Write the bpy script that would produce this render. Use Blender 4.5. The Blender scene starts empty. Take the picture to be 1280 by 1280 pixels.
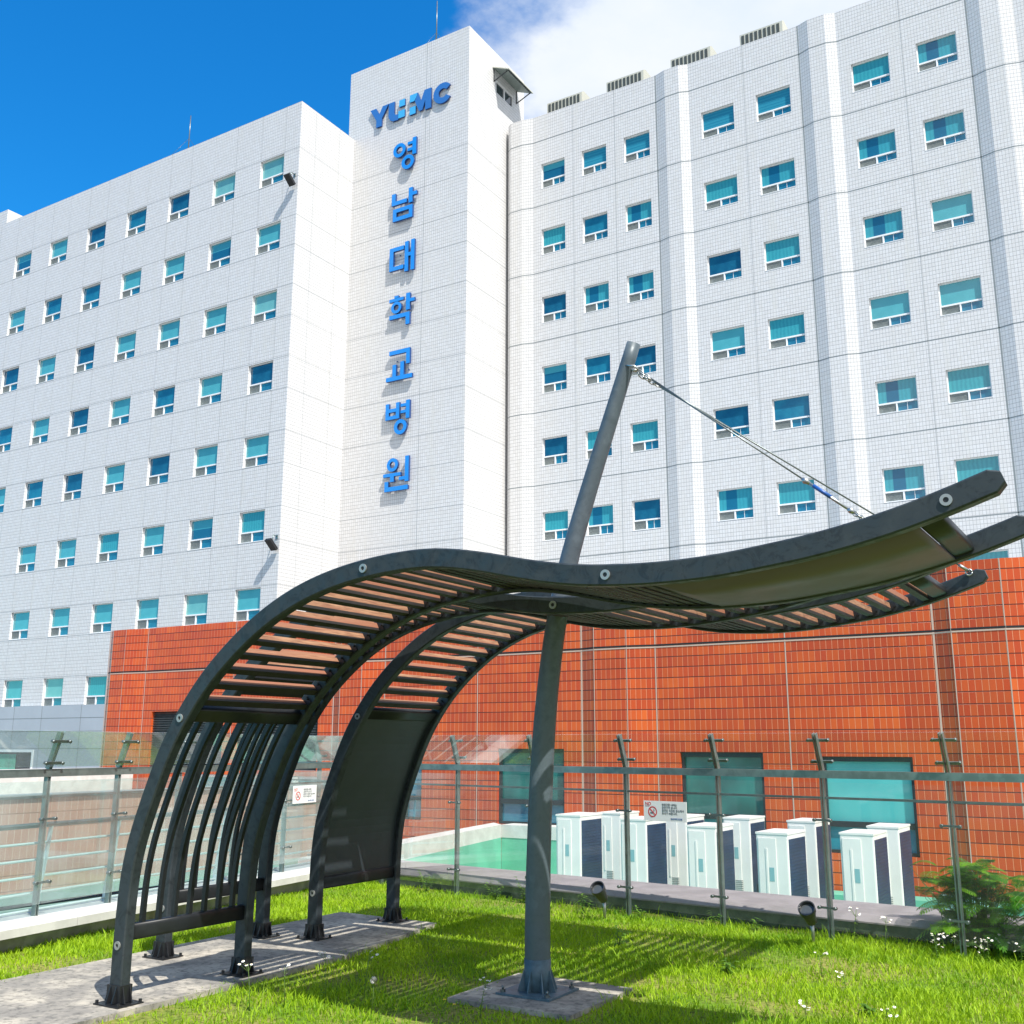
import bpy, bmesh, math, random
import numpy as np
from mathutils import Vector, Matrix
random.seed(7); RNG = np.random.default_rng(11)
S = bpy.context.scene
COL = S.collection
R_ = math.radians

# ---------------------------------------------------------------- materials
def new_mat(name):
    m = bpy.data.materials.new(name); m.use_nodes = True
    nt = m.node_tree
    for n in list(nt.nodes): nt.nodes.remove(n)
    o = nt.nodes.new('ShaderNodeOutputMaterial')
    return m, nt, o
class NT:
    def __init__(s, nt): s.nt = nt
    def n(s, t, **k):
        x = s.nt.nodes.new(t)
        for a, b in k.items(): setattr(x, a, b)
        return x
    def l(s, a, b): s.nt.links.new(a, b)
    def val(s, sock, v):
        if isinstance(v, (int, float, tuple, list)): sock.default_value = v
        else: s.l(v, sock)
    def math(s, op, a, b=0.0, c=None):
        x = s.n('ShaderNodeMath', operation=op); s.val(x.inputs[0], a); s.val(x.inputs[1], b)
        if c is not None: s.val(x.inputs[2], c)
        return x.outputs[0]
    def mix(s, f, a, b, bt='MIX'):
        x = s.n('ShaderNodeMix', data_type='RGBA', blend_type=bt)
        s.val(x.inputs[0], f)
        s.val(x.inputs[6], a if not isinstance(a, tuple) else (*a[:3], 1)); s.val(x.inputs[7], b if not isinstance(b, tuple) else (*b[:3], 1))
        return x.outputs[2]
    def noise(s, vec, scale, detail=3, rough=.55):
        x = s.n('ShaderNodeTexNoise'); x.inputs['Scale'].default_value = scale
        x.inputs['Detail'].default_value = detail; x.inputs['Roughness'].default_value = rough
        if vec is not None: s.l(vec, x.inputs['Vector'])
        return x.outputs['Fac']
    def ramp(s, f, lo, hi, a=0.0, b=1.0):
        x = s.n('ShaderNodeMapRange'); x.interpolation_type = 'SMOOTHSTEP'
        s.val(x.inputs[0], f); x.inputs[1].default_value = lo; x.inputs[2].default_value = hi
        x.inputs[3].default_value = a; x.inputs[4].default_value = b
        return x.outputs[0]
    def coords(s, kind='Object'):
        return s.n('ShaderNodeTexCoord').outputs[kind]
    def bsdf(s, out, base, rough=.5, metal=0.0, spec=.5, bump=None, bd=.01, bs=.4, **k):
        b = s.n('ShaderNodeBsdfPrincipled')
        s.val(b.inputs['Base Color'], (*base[:3], 1) if isinstance(base, tuple) else base)
        s.val(b.inputs['Roughness'], rough); s.val(b.inputs['Metallic'], metal)
        b.inputs['Specular IOR Level'].default_value = spec
        if bump is not None:
            q = s.n('ShaderNodeBump'); q.inputs['Distance'].default_value = bd; q.inputs['Strength'].default_value = bs
            s.l(bump, q.inputs['Height']); s.l(q.outputs[0], b.inputs['Normal'])
        s.l(b.outputs[0], out.inputs[0]); return b

def plain(name, col, rough=.5, metal=0.0, spec=.5, var=.0, vs=8.0, dark=None):
    m, nt, o = new_mat(name); t = NT(nt)
    base = col
    if var:
        f = t.noise(t.coords(), vs, 5, .6)
        d = dark or tuple(c*(1-var) for c in col)
        base = t.mix(t.ramp(f, .38, .64), d, col)
    t.bsdf(o, base, rough, metal, spec)
    return m

def tile_mat(name, tw, th, gw, gh, base, grout_v, grout_h, var, var_col, rough=.3, dirt=.0, dirtcol=(.3, .3, .28), alt=None, bumpd=.004):
    m, nt, o = new_mat(name); t = NT(nt)
    uv = t.n('ShaderNodeUVMap'); sp = t.n('ShaderNodeSeparateXYZ'); t.l(uv.outputs[0], sp.inputs[0])
    u = t.math('DIVIDE', sp.outputs[0], tw); v = t.math('DIVIDE', sp.outputs[1], th)
    fu = t.math('FRACT', u); fv = t.math('FRACT', v)
    iu = t.math('FLOOR', u); iv = t.math('FLOOR', v)
    cb = t.n('ShaderNodeCombineXYZ'); t.l(iu, cb.inputs[0]); t.l(iv, cb.inputs[1])
    wn = t.n('ShaderNodeTexWhiteNoise', noise_dimensions='2D'); t.l(cb.outputs[0], wn.inputs[0])
    c = t.mix(t.math('MULTIPLY', wn.outputs[0], var), base, var_col)
    if alt is not None:
        cb2 = t.n('ShaderNodeCombineXYZ')
        t.l(t.math('FLOOR', t.math('DIVIDE', iu, 9.0)), cb2.inputs[0]); t.l(iv, cb2.inputs[1])
        wn2 = t.n('ShaderNodeTexWhiteNoise', noise_dimensions='2D'); t.l(cb2.outputs[0], wn2.inputs[0])
        c = t.mix(t.math('MULTIPLY', wn2.outputs[0], .55), c, alt)
        cl = t.noise(uv.outputs[0], .55, 4, .6)
        c = t.mix(t.ramp(cl, .45, .7, 0, .5), c, tuple(x*.72 for x in base))
    mu = t.math('LESS_THAN', fu, gw/tw); mv = t.math('LESS_THAN', fv, gh/th)
    c = t.mix(mu, c, grout_v); c = t.mix(mv, c, grout_h)
    if dirt:
        mp = t.n('ShaderNodeMapping'); t.l(uv.outputs[0], mp.inputs[0]); mp.inputs['Scale'].default_value = (2.0, .13, 1)
        d = t.noise(mp.outputs[0], 1.2, 7, .68)
        c = t.mix(t.ramp(d, .47, .78, 0, dirt), c, dirtcol)
    h = t.math('SUBTRACT', 1.0, t.math('MAXIMUM', mu, mv))
    t.bsdf(o, c, t.math('ADD', t.math('MULTIPLY', wn.outputs[0], .12), rough), spec=.4, bump=h, bd=bumpd, bs=.5)
    return m

M = {}
M['white_tile'] = tile_mat('white tile', .122, .17, .013, .016, (.675, .675, .68), (.36, .365, .37), (.31, .315, .325), .6, (.59, .58, .57), .32, .55, (.60, .59, .55))
M['red_tile'] = tile_mat('red tile', .112, .212, .010, .018, (.56, .066, .012), (.66, .25, .13), (.07, .014, .009), .9, (.70, .125, .018), .34, .25, (.30, .06, .025), alt=(.33, .036, .012), bumpd=.006)
M['hazed_tile'] = tile_mat('hazed red tile', .112, .212, .010, .014, (.36, .19, .14), (.46, .34, .28), (.22, .12, .09), .6, (.40, .26, .20), .5, .3, (.40, .33, .29))  # red tile paled in its colour for the haze of the glass in front
M['grey_panel'] = plain('grey cladding panel', (.40, .43, .48), .35, .0, .5, .06, .6)
M['joint'] = plain('dark joint', (.20, .23, .24), .8)
M['joint_soft'] = plain('grey joint', (.36, .38, .39), .8)
M['white_joint'] = plain('pale sealant', (.50, .36, .29), .7)
M['roof'] = plain('roof concrete', (.42, .42, .41), .9, var=.25, vs=.7)
M['white_paint'] = plain('white window frame', (.80, .81, .82), .35)
M['dark_frame'] = plain('dark window frame', (.018, .022, .026), .35)
M['grille'] = plain('window vent grille', (.30, .33, .32), .6, var=.3, vs=3)
M['concrete'] = plain('concrete', (.46, .445, .40), .9, var=.35, vs=5)
M['white_stone'] = plain('white coping stone', (.62, .61, .58), .7, var=.16, vs=4)
M['steel'] = plain('stainless steel', (.25, .31, .30), .34, .6, var=.25, vs=9)
M['steel_dark'] = plain('dull steel', (.19, .22, .22), .35, .7, var=.2, vs=9)
M['rail_white'] = plain('pale railing paint', (.62, .70, .69), .4)
M['navy_coil'] = plain('navy condenser coil', (.018, .052, .12), .45, .2, var=.3, vs=3)
M['ac_white'] = plain('white enamel', (.80, .775, .745), .35, var=.06, vs=2)
M['teal'] = plain('teal label', (.22, .42, .45), .5)
M['black'] = plain('black rubber', (.012, .013, .015), .5)
M['blackpaint'] = plain('black bitumen paint', (.011, .012, .014), .45)
M['sign_blue'] = plain('blue sign face', (.012, .24, .72), .35)
M['logo_blue'] = plain('deep blue sign face', (.035, .16, .46), .35)
M['logo_cyan'] = plain('light blue sign face', (.06, .40, .74), .35)
M['sign_side'] = plain('blue sign return', (.010, .05, .20), .4)
M['washer'] = plain('galvanised washer', (.34, .35, .34), .4, .5)
M['zinc'] = plain('zinc hardware', (.42, .44, .44), .35, .85)
M['blue_plastic'] = plain('blue tape', (.02, .10, .36), .4)
M['green_paint'] = plain('green waterproof paint', (.14, .47, .33), .6, var=.18, vs=1.6)
M['teal_coat'] = plain('pale teal coating', (.36, .62, .58), .6, var=.1, vs=3)
M['plinth'] = plain('weathered teal plinth', (.22, .36, .33), .6, var=.25, vs=2)
M['mauve'] = plain('weathered membrane', (.26, .23, .235), .9, var=.2, vs=4)
M['green_conc'] = plain('algae stained concrete', (.10, .135, .085), .9, var=.45, vs=6, dark=(.045, .07, .04))
M['cowl'] = plain('beige vent cowl', (.50, .50, .43), .6)
M['cowl_dark'] = plain('vent slot', (.05, .06, .055), .6)
M['sign_white'] = plain('white sign board', (.80, .80, .79), .4)
M['red_ink'] = plain('red print', (.62, .03, .03), .5)
M['black_ink'] = plain('grey print', (.10, .11, .13), .5)
M['blue_ink'] = plain('blue print', (.05, .12, .35), .5)
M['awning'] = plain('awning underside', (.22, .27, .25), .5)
M['lamp'] = plain('charcoal lamp enamel', (.035, .038, .042), .45)
M['lens'] = plain('lamp lens', (.07, .08, .085), .12, .1)
M['dark_in'] = plain('dark interior', (.01, .012, .014), .8)

def metal_dusty(name, col, dark, rough=.42):
    m, nt, o = new_mat(name); t = NT(nt); co = t.coords()
    f = t.noise(co, 9, 7, .65); g = t.noise(co, 60, 4, .6)
    w = t.n('ShaderNodeTexNoise'); w.inputs['Scale'].default_value = 7; w.inputs['Detail'].default_value = 8; w.inputs['Roughness'].default_value = .68; w.inputs['Distortion'].default_value = 2.6
    t.l(co, w.inputs['Vector'])
    c = t.mix(t.ramp(w.outputs['Fac'], .48, .62, 0, .7), col, dark)
    c = t.mix(t.ramp(f, .50, .68, 0, .55), c, tuple(x*1.4 for x in col))
    c = t.mix(t.ramp(g, .58, .8, 0, .6), c, dark)
    t.bsdf(o, c, t.ramp(f, .3, .7, rough-.04, rough+.24), .1, .45)
    return m
M['rib'] = metal_dusty('dusty slate metal paint', (.028, .037, .043), (.012, .016, .020))
M['mast'] = metal_dusty('blue grey mast paint', (.088, .115, .135), (.070, .094, .110), .38)
M['mast_base'] = plain('blue mast foot paint', (.085, .145, .185), .5, var=.25, vs=20)
M['beam'] = plain('dark beam paint', (.014, .016, .019), .45, .1, var=.3, vs=12)
M['slat_shade'] = plain('dark slat underside shade', (.020, .016, .015), .6, var=.3, vs=14)  # near-black colour for the shaded inner faces of the slats
M['panel'] = plain('dark blue panel', (.034, .044, .054), .42, .1, var=.12, vs=5)
def sheet():
    m, nt, o = new_mat('brushed canopy sheet'); t = NT(nt); co = t.coords()
    f = t.noise(co, 3, 4); t.bsdf(o, t.mix(f, (.105, .080, .100), (.15, .118, .142)), t.ramp(f, .3, .7, .42, .55), .35, .4); return m
M['sheet'] = sheet()
def wood():
    m, nt, o = new_mat('stained timber slat'); t = NT(nt)
    uv = t.n('ShaderNodeTexCoord').outputs['Object']
    mp = t.n('ShaderNodeMapping'); t.l(uv, mp.inputs[0]); mp.inputs['Scale'].default_value = (26, 2.2, 26)
    g = t.noise(mp.outputs[0], 3.2, 7, .62)
    mp2 = t.n('ShaderNodeMapping'); t.l(uv, mp2.inputs[0]); mp2.inputs['Scale'].default_value = (7, .25, 7)
    k = t.noise(mp2.outputs[0], 1.4, 2)
    c = t.mix(t.ramp(g, .3, .7), (.38, .215, .125), (.19, .085, .05))
    c = t.mix(t.ramp(k, .4, .62), c, (.28, .115, .07))
    t.bsdf(o, c, .6, 0, .3, bump=g, bd=.002); return m
M['wood'] = wood()

def glass_thin(name, tint, refl, dust, dustcol=(.75, .8, .8)):
    m, nt, o = new_mat(name); t = NT(nt)
    tr = t.n('ShaderNodeBsdfTransparent'); tr.inputs[0].default_value = (*tint, 1)
    gl = t.n('ShaderNodeBsdfGlossy'); gl.inputs[0].default_value = (.9, .95, .95, 1); gl.inputs['Roughness'].default_value = .03
    fr = t.n('ShaderNodeFresnel'); fr.inputs[0].default_value = 1.45
    mx = t.n('ShaderNodeMixShader'); t.l(t.math('MULTIPLY', fr.outputs[0], refl), mx.inputs[0]); t.l(tr.outputs[0], mx.inputs[1]); t.l(gl.outputs[0], mx.inputs[2])
    df = t.n('ShaderNodeBsdfDiffuse'); df.inputs[0].default_value = (*dustcol, 1)
    m2 = t.n('ShaderNodeMixShader')
    nz = t.noise(t.coords(), 2.5, 5)
    t.l(t.ramp(nz, .3, .75, dust*.4, dust), m2.inputs[0]); t.l(mx.outputs[0], m2.inputs[1]); t.l(df.outputs[0], m2.inputs[2])
    t.l(m2.outputs[0], o.inputs[0]); return m
M['fence_glass'] = glass_thin('clear balustrade glass', (.974, .986, .982), .30, .025)
M['fence_glass_dusty'] = glass_thin('dusty balustrade glass', (.90, .97, .955), .30, .14)

def pane_mat(name, kind, a, b):
    """window glass with what hangs right behind it"""
    m, nt, o = new_mat(name); t = NT(nt); co = t.coords()
    sp = t.n('ShaderNodeSeparateXYZ'); t.l(co, sp.inputs[0])
    if kind == 'blind': c = t.mix(t.ramp(t.noise(co, .9, 2), .35, .65), a, b)
    elif kind == 'half': c = t.mix(t.ramp(sp.outputs[2], .98, 1.0), b, a)
    elif kind == 'slats':
        c = t.mix(t.math('LESS_THAN', t.math('FRACT', t.math('MULTIPLY', sp.outputs[2], 7.0)), .35), a, b)
    elif kind == 'curtain':
        w = t.math('SINE', t.math('ADD', t.math('MULTIPLY', sp.outputs[0], 42.0), t.math('MULTIPLY', t.noise(co, 3.0), 7.0)))
        c = t.mix(t.ramp(w, -1, 1), tuple(x*.88 for x in a), a)
        c = t.mix(t.ramp(t.math('ABSOLUTE', t.math('ADD', sp.outputs[0], .18)), .22, .25), b, c)
    elif kind == 'drape':
        w = t.math('SINE', t.math('ADD', t.math('MULTIPLY', sp.outputs[0], 40.0), t.math('MULTIPLY', t.noise(co, 3.0), 8.0)))
        c = t.mix(t.ramp(w, -1, 1), b, a)
    else: c = t.mix(t.ramp(t.noise(co, 1.3, 3), .3, .7), a, b)
    bs = t.bsdf(o, c, .05, 0, .6); bs.inputs['Coat Weight'].default_value = .6; bs.inputs['Coat Roughness'].default_value = .02
    return m
PANES = [pane_mat('glass with teal roller blind', 'blind', (.065, .33, .37), (.085, .38, .42)),
         pane_mat('glass with half lowered blind', 'half', (.055, .30, .36), (.010, .10, .18)),
         pane_mat('glass over dark room', 'dark', (.006, .065, .13), (.012, .12, .20)),
         pane_mat('glass with parted curtains', 'curtain', (.045, .31, .37), (.010, .12, .21)),
         pane_mat('glass with closed drapes', 'drape', (.045, .32, .36), (.036, .27, .315)),
         pane_mat('glass with striped blind', 'slats', (.032, .24, .33), (.022, .19, .285)),
         pane_mat('glass with mint blind', 'blind', (.17, .44, .43), (.13, .38, .38)),
         pane_mat('glass with painted blue reflection', 'dark', (.010, .12, .21), (.018, .20, .29))]  # last pane has a blue sky reflection painted into its colour
M['pane_low'] = pane_mat('sliding vent glass', 'dark', (.014, .13, .22), (.03, .25, .33))
M['pane_green'] = pane_mat('glass over dark green room', 'dark', (.010, .10, .095), (.02, .19, .17))
M['pane_teal'] = pane_mat('glass over pale teal blind', 'blind', (.09, .45, .45), (.07, .39, .40))
M['pane_black'] = pane_mat('glass over black room', 'dark', (.008, .014, .022), (.012, .03, .045))

# ---------------------------------------------------------------- mesh builder
class MB:
    def __init__(s): s.v = []; s.f = []; s.m = []; s.sm = []
    def face(s, pts, mi=0, smooth=False):
        i = len(s.v); s.v += [tuple(p) for p in pts]; s.f.append(tuple(range(i, i+len(pts)))); s.m.append(mi); s.sm.append(smooth)
    def box(s, x0, x1, y0, y1, z0, z1, mi=0, skip=''):
        a = [(x0, y0, z0), (x1, y0, z0), (x1, y1, z0), (x0, y1, z0), (x0, y0, z1), (x1, y0, z1), (x1, y1, z1), (x0, y1, z1)]
        F = {'-z': (0, 3, 2, 1), '+z': (4, 5, 6, 7), '-y': (0, 1, 5, 4), '+x': (1, 2, 6, 5), '+y': (2, 3, 7, 6), '-x': (3, 0, 4, 7)}
        i = len(s.v); s.v += a
        for k, q in F.items():
            if k in skip: continue
            s.f.append(tuple(i+j for j in q)); s.m.append(mi); s.sm.append(False)
    def obox(s, c, ax, ay, az, hx, hy, hz, mi=0, ch=0.0):
        """oriented box: centre, axes, half sizes"""
        c = Vector(c); ax, ay, az = Vector(ax).normalized(), Vector(ay).normalized(), Vector(az).normalized()
        P = []
        for sx, sy, sz in ((-1, -1, -1), (1, -1, -1), (1, 1, -1), (-1, 1, -1), (-1, -1, 1), (1, -1, 1), (1, 1, 1), (-1, 1, 1)):
            P.append(tuple(c+ax*hx*sx+ay*hy*sy+az*hz*sz))
        i = len(s.v); s.v += P
        for q in ((0, 3, 2, 1), (4, 5, 6, 7), (0, 1, 5, 4), (1, 2, 6, 5), (2, 3, 7, 6), (3, 0, 4, 7)):
            s.f.append(tuple(i+j for j in q)); s.m.append(mi); s.sm.append(False)
    def sweep(s, rings, mi=0, smooth=False, cap=True, closed=True):
        i0 = len(s.v); n = len(rings[0])
        for r in rings: s.v += [tuple(p) for p in r]
        for k in range(len(rings)-1):
            for j in range(n if closed else n-1):
                a = i0+k*n+j; b = i0+k*n+(j+1) % n
                s.f.append((a, b, b+n, a+n)); s.m.append(mi); s.sm.append(smooth)
        if cap:
            s.f.append(tuple(i0+j for j in reversed(range(n)))); s.m.append(mi); s.sm.append(False)
            e = i0+(len(rings)-1)*n
            s.f.append(tuple(e+j for j in range(n))); s.m.append(mi); s.sm.append(False)
    def tube(s, pts, rad, n=12, mi=0, cap=True, smooth=True):
        pts = [Vector(p) for p in pts]; rings = []
        if not hasattr(rad, '__len__'): rad = [rad]*len(pts)
        ref = None
        for k, p in enumerate(pts):
            d = (pts[min(k+1, len(pts)-1)]-pts[max(k-1, 0)]).normalized()
            if ref is None:
                ref = d.cross(Vector((0, 0, 1)))
                if ref.length < 1e-3: ref = d.cross(Vector((1, 0, 0)))
            ref = (ref-d*ref.dot(d)).normalized(); b = d.cross(ref)
            rings.append([p+(ref*math.cos(2*math.pi*j/n)+b*math.sin(2*math.pi*j/n))*rad[k] for j in range(n)])
        s.sweep(rings, mi, smooth, cap)
    def prism(s, poly, to3, d, mi=0, mside=None):
        """extrude a 2D polygon; to3(u,v,w)"""
        n = len(poly); i = len(s.v)
        s.v += [tuple(to3(u, v, 0)) for u, v in poly]+[tuple(to3(u, v, d)) for u, v in poly]
        s.f.append(tuple(i+j for j in range(n))); s.m.append(mi); s.sm.append(False)
        s.f.append(tuple(i+n+j for j in reversed(range(n)))); s.m.append(mi); s.sm.append(False)
        for j in range(n):
            k = (j+1) % n
            s.f.append((i+k, i+j, i+n+j, i+n+k)); s.m.append(mi if mside is None else mside); s.sm.append(False)
    def mesh(s, name, mats, off=(0, 0, 0)):
        me = bpy.data.meshes.new(name)
        o = Vector(off)
        me.from_pydata([(a-o[0], b-o[1], c-o[2]) for a, b, c in s.v], [], s.f)
        for m in mats: me.materials.append(m)
        me.polygons.foreach_set('material_index', s.m); me.polygons.foreach_set('use_smooth', s.sm)
        uv = me.uv_layers.new(name='UVMap'); data = np.zeros(len(me.loops)*2, np.float32)
        V = s.v
        for p in me.polygons:
            n = p.normal
            if abs(n.z) > .8: tx = None
            else:
                tx = Vector((-n.y, n.x, 0)).normalized()
            for li in p.loop_indices:
                q = V[me.loops[li].vertex_index]
                if tx is None: data[2*li] = q[0]; data[2*li+1] = q[1]
                else: data[2*li] = q[0]*tx.x+q[1]*tx.y; data[2*li+1] = q[2]
        uv.data.foreach_set('uv', data)
        me.update(); return me
    def build(s, name, mats, parent=None, off=None, loc=None):
        if not isinstance(mats, (list, tuple)): mats = [mats]
        if off is None: off = tuple(parent.location) if parent is not None else (0, 0, 0)
        if parent is not None and parent.type != 'EMPTY' and off == tuple(parent.location) and parent.parent: 
            off = tuple(parent.matrix_world.translation)
        ob = bpy.data.objects.new(name, s.mesh(name, mats, off)); COL.objects.link(ob)
        if parent is not None: ob.parent = parent
        if loc is not None: ob.location = loc
        return ob
def world_off(o):
    v = Vector((0, 0, 0))
    while o is not None: v += Vector(o.location); o = o.parent
    return tuple(v)
def sub(mb, name, mats, parent, origin=None):
    """child whose geometry was given in world coordinates"""
    p = world_off(parent); org = origin or p
    ob = bpy.data.objects.new(name, mb.mesh(name, mats if isinstance(mats, (list, tuple)) else [mats], org)); COL.objects.link(ob)
    ob.parent = parent; ob.location = Vector(org)-Vector(p); return ob
def inst(name, me, parent, loc=(0, 0, 0), rz=0.0):
    ob = bpy.data.objects.new(name, me); COL.objects.link(ob); ob.parent = parent; ob.location = loc
    if rz: ob.rotation_euler = (0, 0, rz)
    return ob
def tag(o, label=None, cat=None, group=None, kind=None):
    if label: o['label'] = label
    if cat: o['category'] = cat
    if group: o['group'] = group
    if kind: o['kind'] = kind
    return o
def thing(name, label, cat, loc=(0, 0, 0), rz=0.0, group=None):
    o = bpy.data.objects.new(name, None); COL.objects.link(o); o.location = loc; o.rotation_euler = (0, 0, rz)
    o.empty_display_size = .2
    return tag(o, label, cat, group)
def copy_tree(o, parent=None):
    c = o.copy(); COL.objects.link(c)
    if parent is not None: c.parent = parent
    for ch in list(o.children): copy_tree(ch, c)
    return c
def circ(cx, cy, r, n=28, a0=0, a1=360, close=False):
    return [(cx+r*math.cos(R_(a0+(a1-a0)*k/(n-1 if not close else n))), cy+r*math.sin(R_(a0+(a1-a0)*k/(n-1 if not close else n)))) for k in range(n)]

# ---------------------------------------------------------------- windows
def window_meshes(w, h, key, low=.33, mull=.47):
    """frame, vent grille and one pane mesh per curtain state; origin at bottom centre on the wall plane, facing -y"""
    t = .042; y0, y1 = .10, .17; hw = w/2
    f = MB()
    f.box(-hw, -hw+t, y0, y1, 0, h); f.box(hw-t, hw, y0, y1, 0, h)
    f.box(-hw+t, hw-t, y0, y1, h-t, h); f.box(-hw+t, hw-t, y0, y1, 0, t)
    zl = h*low; f.box(-hw+t, hw-t, y0-.012, y1, zl-.032, zl+.032)
    xm = -hw+w*mull; f.box(xm-.026, xm+.026, y0-.006, y1, t, zl-.032)
    f.box(-hw-.01, hw+.01, -.012, .098, -.02, .006)
    fm = f.mesh('window frame '+key, [M['white_paint']])
    g = MB(); g.box(-hw+t, xm-.035, .135, .15, t, zl-.04)
    k = int((zl-.04-t)/.045)
    for j in range(k):
        z = t+.01+j*.045; g.box(-hw+t, xm-.036, .122, .134, z, z+.02)
    gm = g.mesh('vent grille '+key, [M['grille']])
    s = MB(); s.box(xm+.035, hw-t, .142, .15, t, zl-.04)
    e = (hw-t-xm-.035); s.box(xm+.027, xm+.037, .125, .141, t, zl-.041); (s.box(xm+.035+e*.48, xm+.035+e*.48+.014, .125, .141, t, zl-.041) if key != 'square' else None)
    s.m[6:] = [1]*(len(s.m)-6)
    sm = s.mesh('sliding sash '+key, [M['pane_low'], M['white_paint']])
    pm = []
    for i, m in enumerate(PANES):
        p = MB(); p.box(-hw+t, hw-t, .145, .153, zl+.04, h-t); pm.append(p.mesh('pane %s' % key, [m]))
    return fm, gm, sm, pm
def put_window(wm, parent, x, y, z, kind):
    fm, gm, sm, pm = wm
    p = world_off(parent)
    w = inst('window', fm, parent, (x-p[0], y-p[1], z-p[2]))
    inst('pane', pm[kind], w); inst('vent_grille', gm, w); inst('sliding_sash', sm, w)
    return w
def facade(mb, x0, x1, z0, z1, y, holes, mi=0, depth=.12):
    """wall facing -y with rectangular openings (hx0,hx1,hz0,hz1) and their reveals"""
    xs = sorted({x0, x1, *[h[0] for h in holes], *[h[1] for h in holes]}); zs = sorted({z0, z1, *[h[2] for h in holes], *[h[3] for h in holes]})
    for a, b in zip(xs, xs[1:]):
        for c, d in zip(zs, zs[1:]):
            mx, mz = (a+b)/2, (c+d)/2
            if any(h[0] < mx < h[1] and h[2] < mz < h[3] for h in holes): continue
            mb.face([(a, y, c), (b, y, c), (b, y, d), (a, y, d)], mi)
    for a, b, c, d in holes:
        e = y+depth+.06
        mb.face([(a, y, c), (a, y, d), (a, e, d), (a, e, c)], mi); mb.face([(b, y, d), (b, y, c), (b, e, c), (b, e, d)], mi)
        mb.face([(a, y, d), (b, y, d), (b, e, d), (a, e, d)], mi); mb.face([(a, e, c), (b, e, c), (b, y, c), (a, y, c)], mi)
def hjoint(mb, pts, z, w=.022, p=.004):
    """horizontal joint strip along a plan polyline (outward normal to the right-hand rear is ignored: strip straddles the wall)"""
    for (xa, ya), (xb, yb) in zip(pts, pts[1:]):
        d = Vector((xb-xa, yb-ya, 0)); L = d.length; d.normalize(); n = Vector((d.y, -d.x, 0))
        a = Vector((xa, ya, 0))+n*p; b = Vector((xb, yb, 0))+n*p
        mb.face([(a.x, a.y, z-w/2), (b.x, b.y, z-w/2), (b.x, b.y, z+w/2), (a.x, a.y, z+w/2)])
def vjoint(mb, x, y, z0, z1, w=.02, p=.004):
    mb.face([(x-w/2, y-p, z0), (x+w/2, y-p, z0), (x+w/2, y-p, z1), (x-w/2, y-p, z1)])

# ---------------------------------------------------------------- left hospital wing
YL, XLC, ZLT = 34.2, -33.19, 32.83
lw = thing('hospital_wing', 'long white tiled hospital wing with square windows, left of the sign tower', 'building', (-50, YL, 0))
wm_l = window_meshes(1.60, 1.47, 'square')
holes = []; LX = [-34.20-3.36*j for j in range(9)]
for xr in LX:
    for k in range(8):
        zb = 28.80-3.615*k; holes.append((xr-1.60, xr, zb, zb+1.47))
mb = MB(); facade(mb, -66, XLC, 3.57, ZLT, YL, holes)
facade(mb, -66, XLC, -2, 3.57, YL, [])
mb.face([(XLC, YL, -2), (XLC, 38.229, -2), (XLC, 38.229, ZLT), (XLC, YL, ZLT)])
mb.face([(-66, YL, ZLT), (XLC, YL, ZLT), (XLC, 38.229, ZLT), (-66, 38.229, ZLT)], 1)
mb.face([(-66, 38.229, ZLT), (-33.6, 38.229, ZLT), (-33.6, 50, ZLT), (-66, 50, ZLT)], 1)
mb.face([(-66, 50, -2), (-66, YL, -2), (-66, YL, ZLT), (-66, 50, ZLT)])
mb.face([(-33.6, 50, -2), (-66, 50, -2), (-66, 50, ZLT), (-33.6, 50, ZLT)])
sub(mb, 'wall', [M['white_tile'], M['roof']], lw)
mb = MB(); mb.box(-66, -57.3, YL, 40, ZLT+.002, 33.75); sub(mb, 'roof_block', [M['white_tile']], lw)
mb = MB()
for xr in LX:
    for x in (xr, xr-1.60):
        segs = [30.33-3.615*k for k in range(8)]
        vjoint(mb, x+.012, YL, 30.36, ZLT, .016)
        for k in range(7): vjoint(mb, x+.012, YL, 30.36-3.615*(k+1), 28.74-3.615*k, .016)
for k in range(8):
    for z in (30.33-3.615*k, 28.755-3.615*k):
        hjoint(mb, [(-66, YL), (XLC, YL), (XLC, 38.225)], z, .02)
for yy in (35.3, 37.05):
    mb.face([(XLC+.004, yy-.01, 3), (XLC+.004, yy+.01, 3), (XLC+.004, yy+.01, ZLT), (XLC+.004, yy-.01, ZLT)])
sub(mb, 'panel_joints', [M['joint_soft']], lw)
LK = [[6,0,6,2,0,4,0,6],[6,1,0,0,0,1,6,0],[2,0,0,7,2,0,0,0],[7,0,0,0,0,4,0,4],[2,7,2,2,2,0,0,6],[0,7,0,0,7,0,0,0],[1,0,2,7,0,2,7,0],[7,0,7,0,0,0,7,0],[7,7,0,0,0,2,0,0]]
for j, xr in enumerate(LX):
    for k in range(8): put_window(wm_l, lw, xr-.80, YL, 28.80-3.615*k, LK[j][k])
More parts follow.
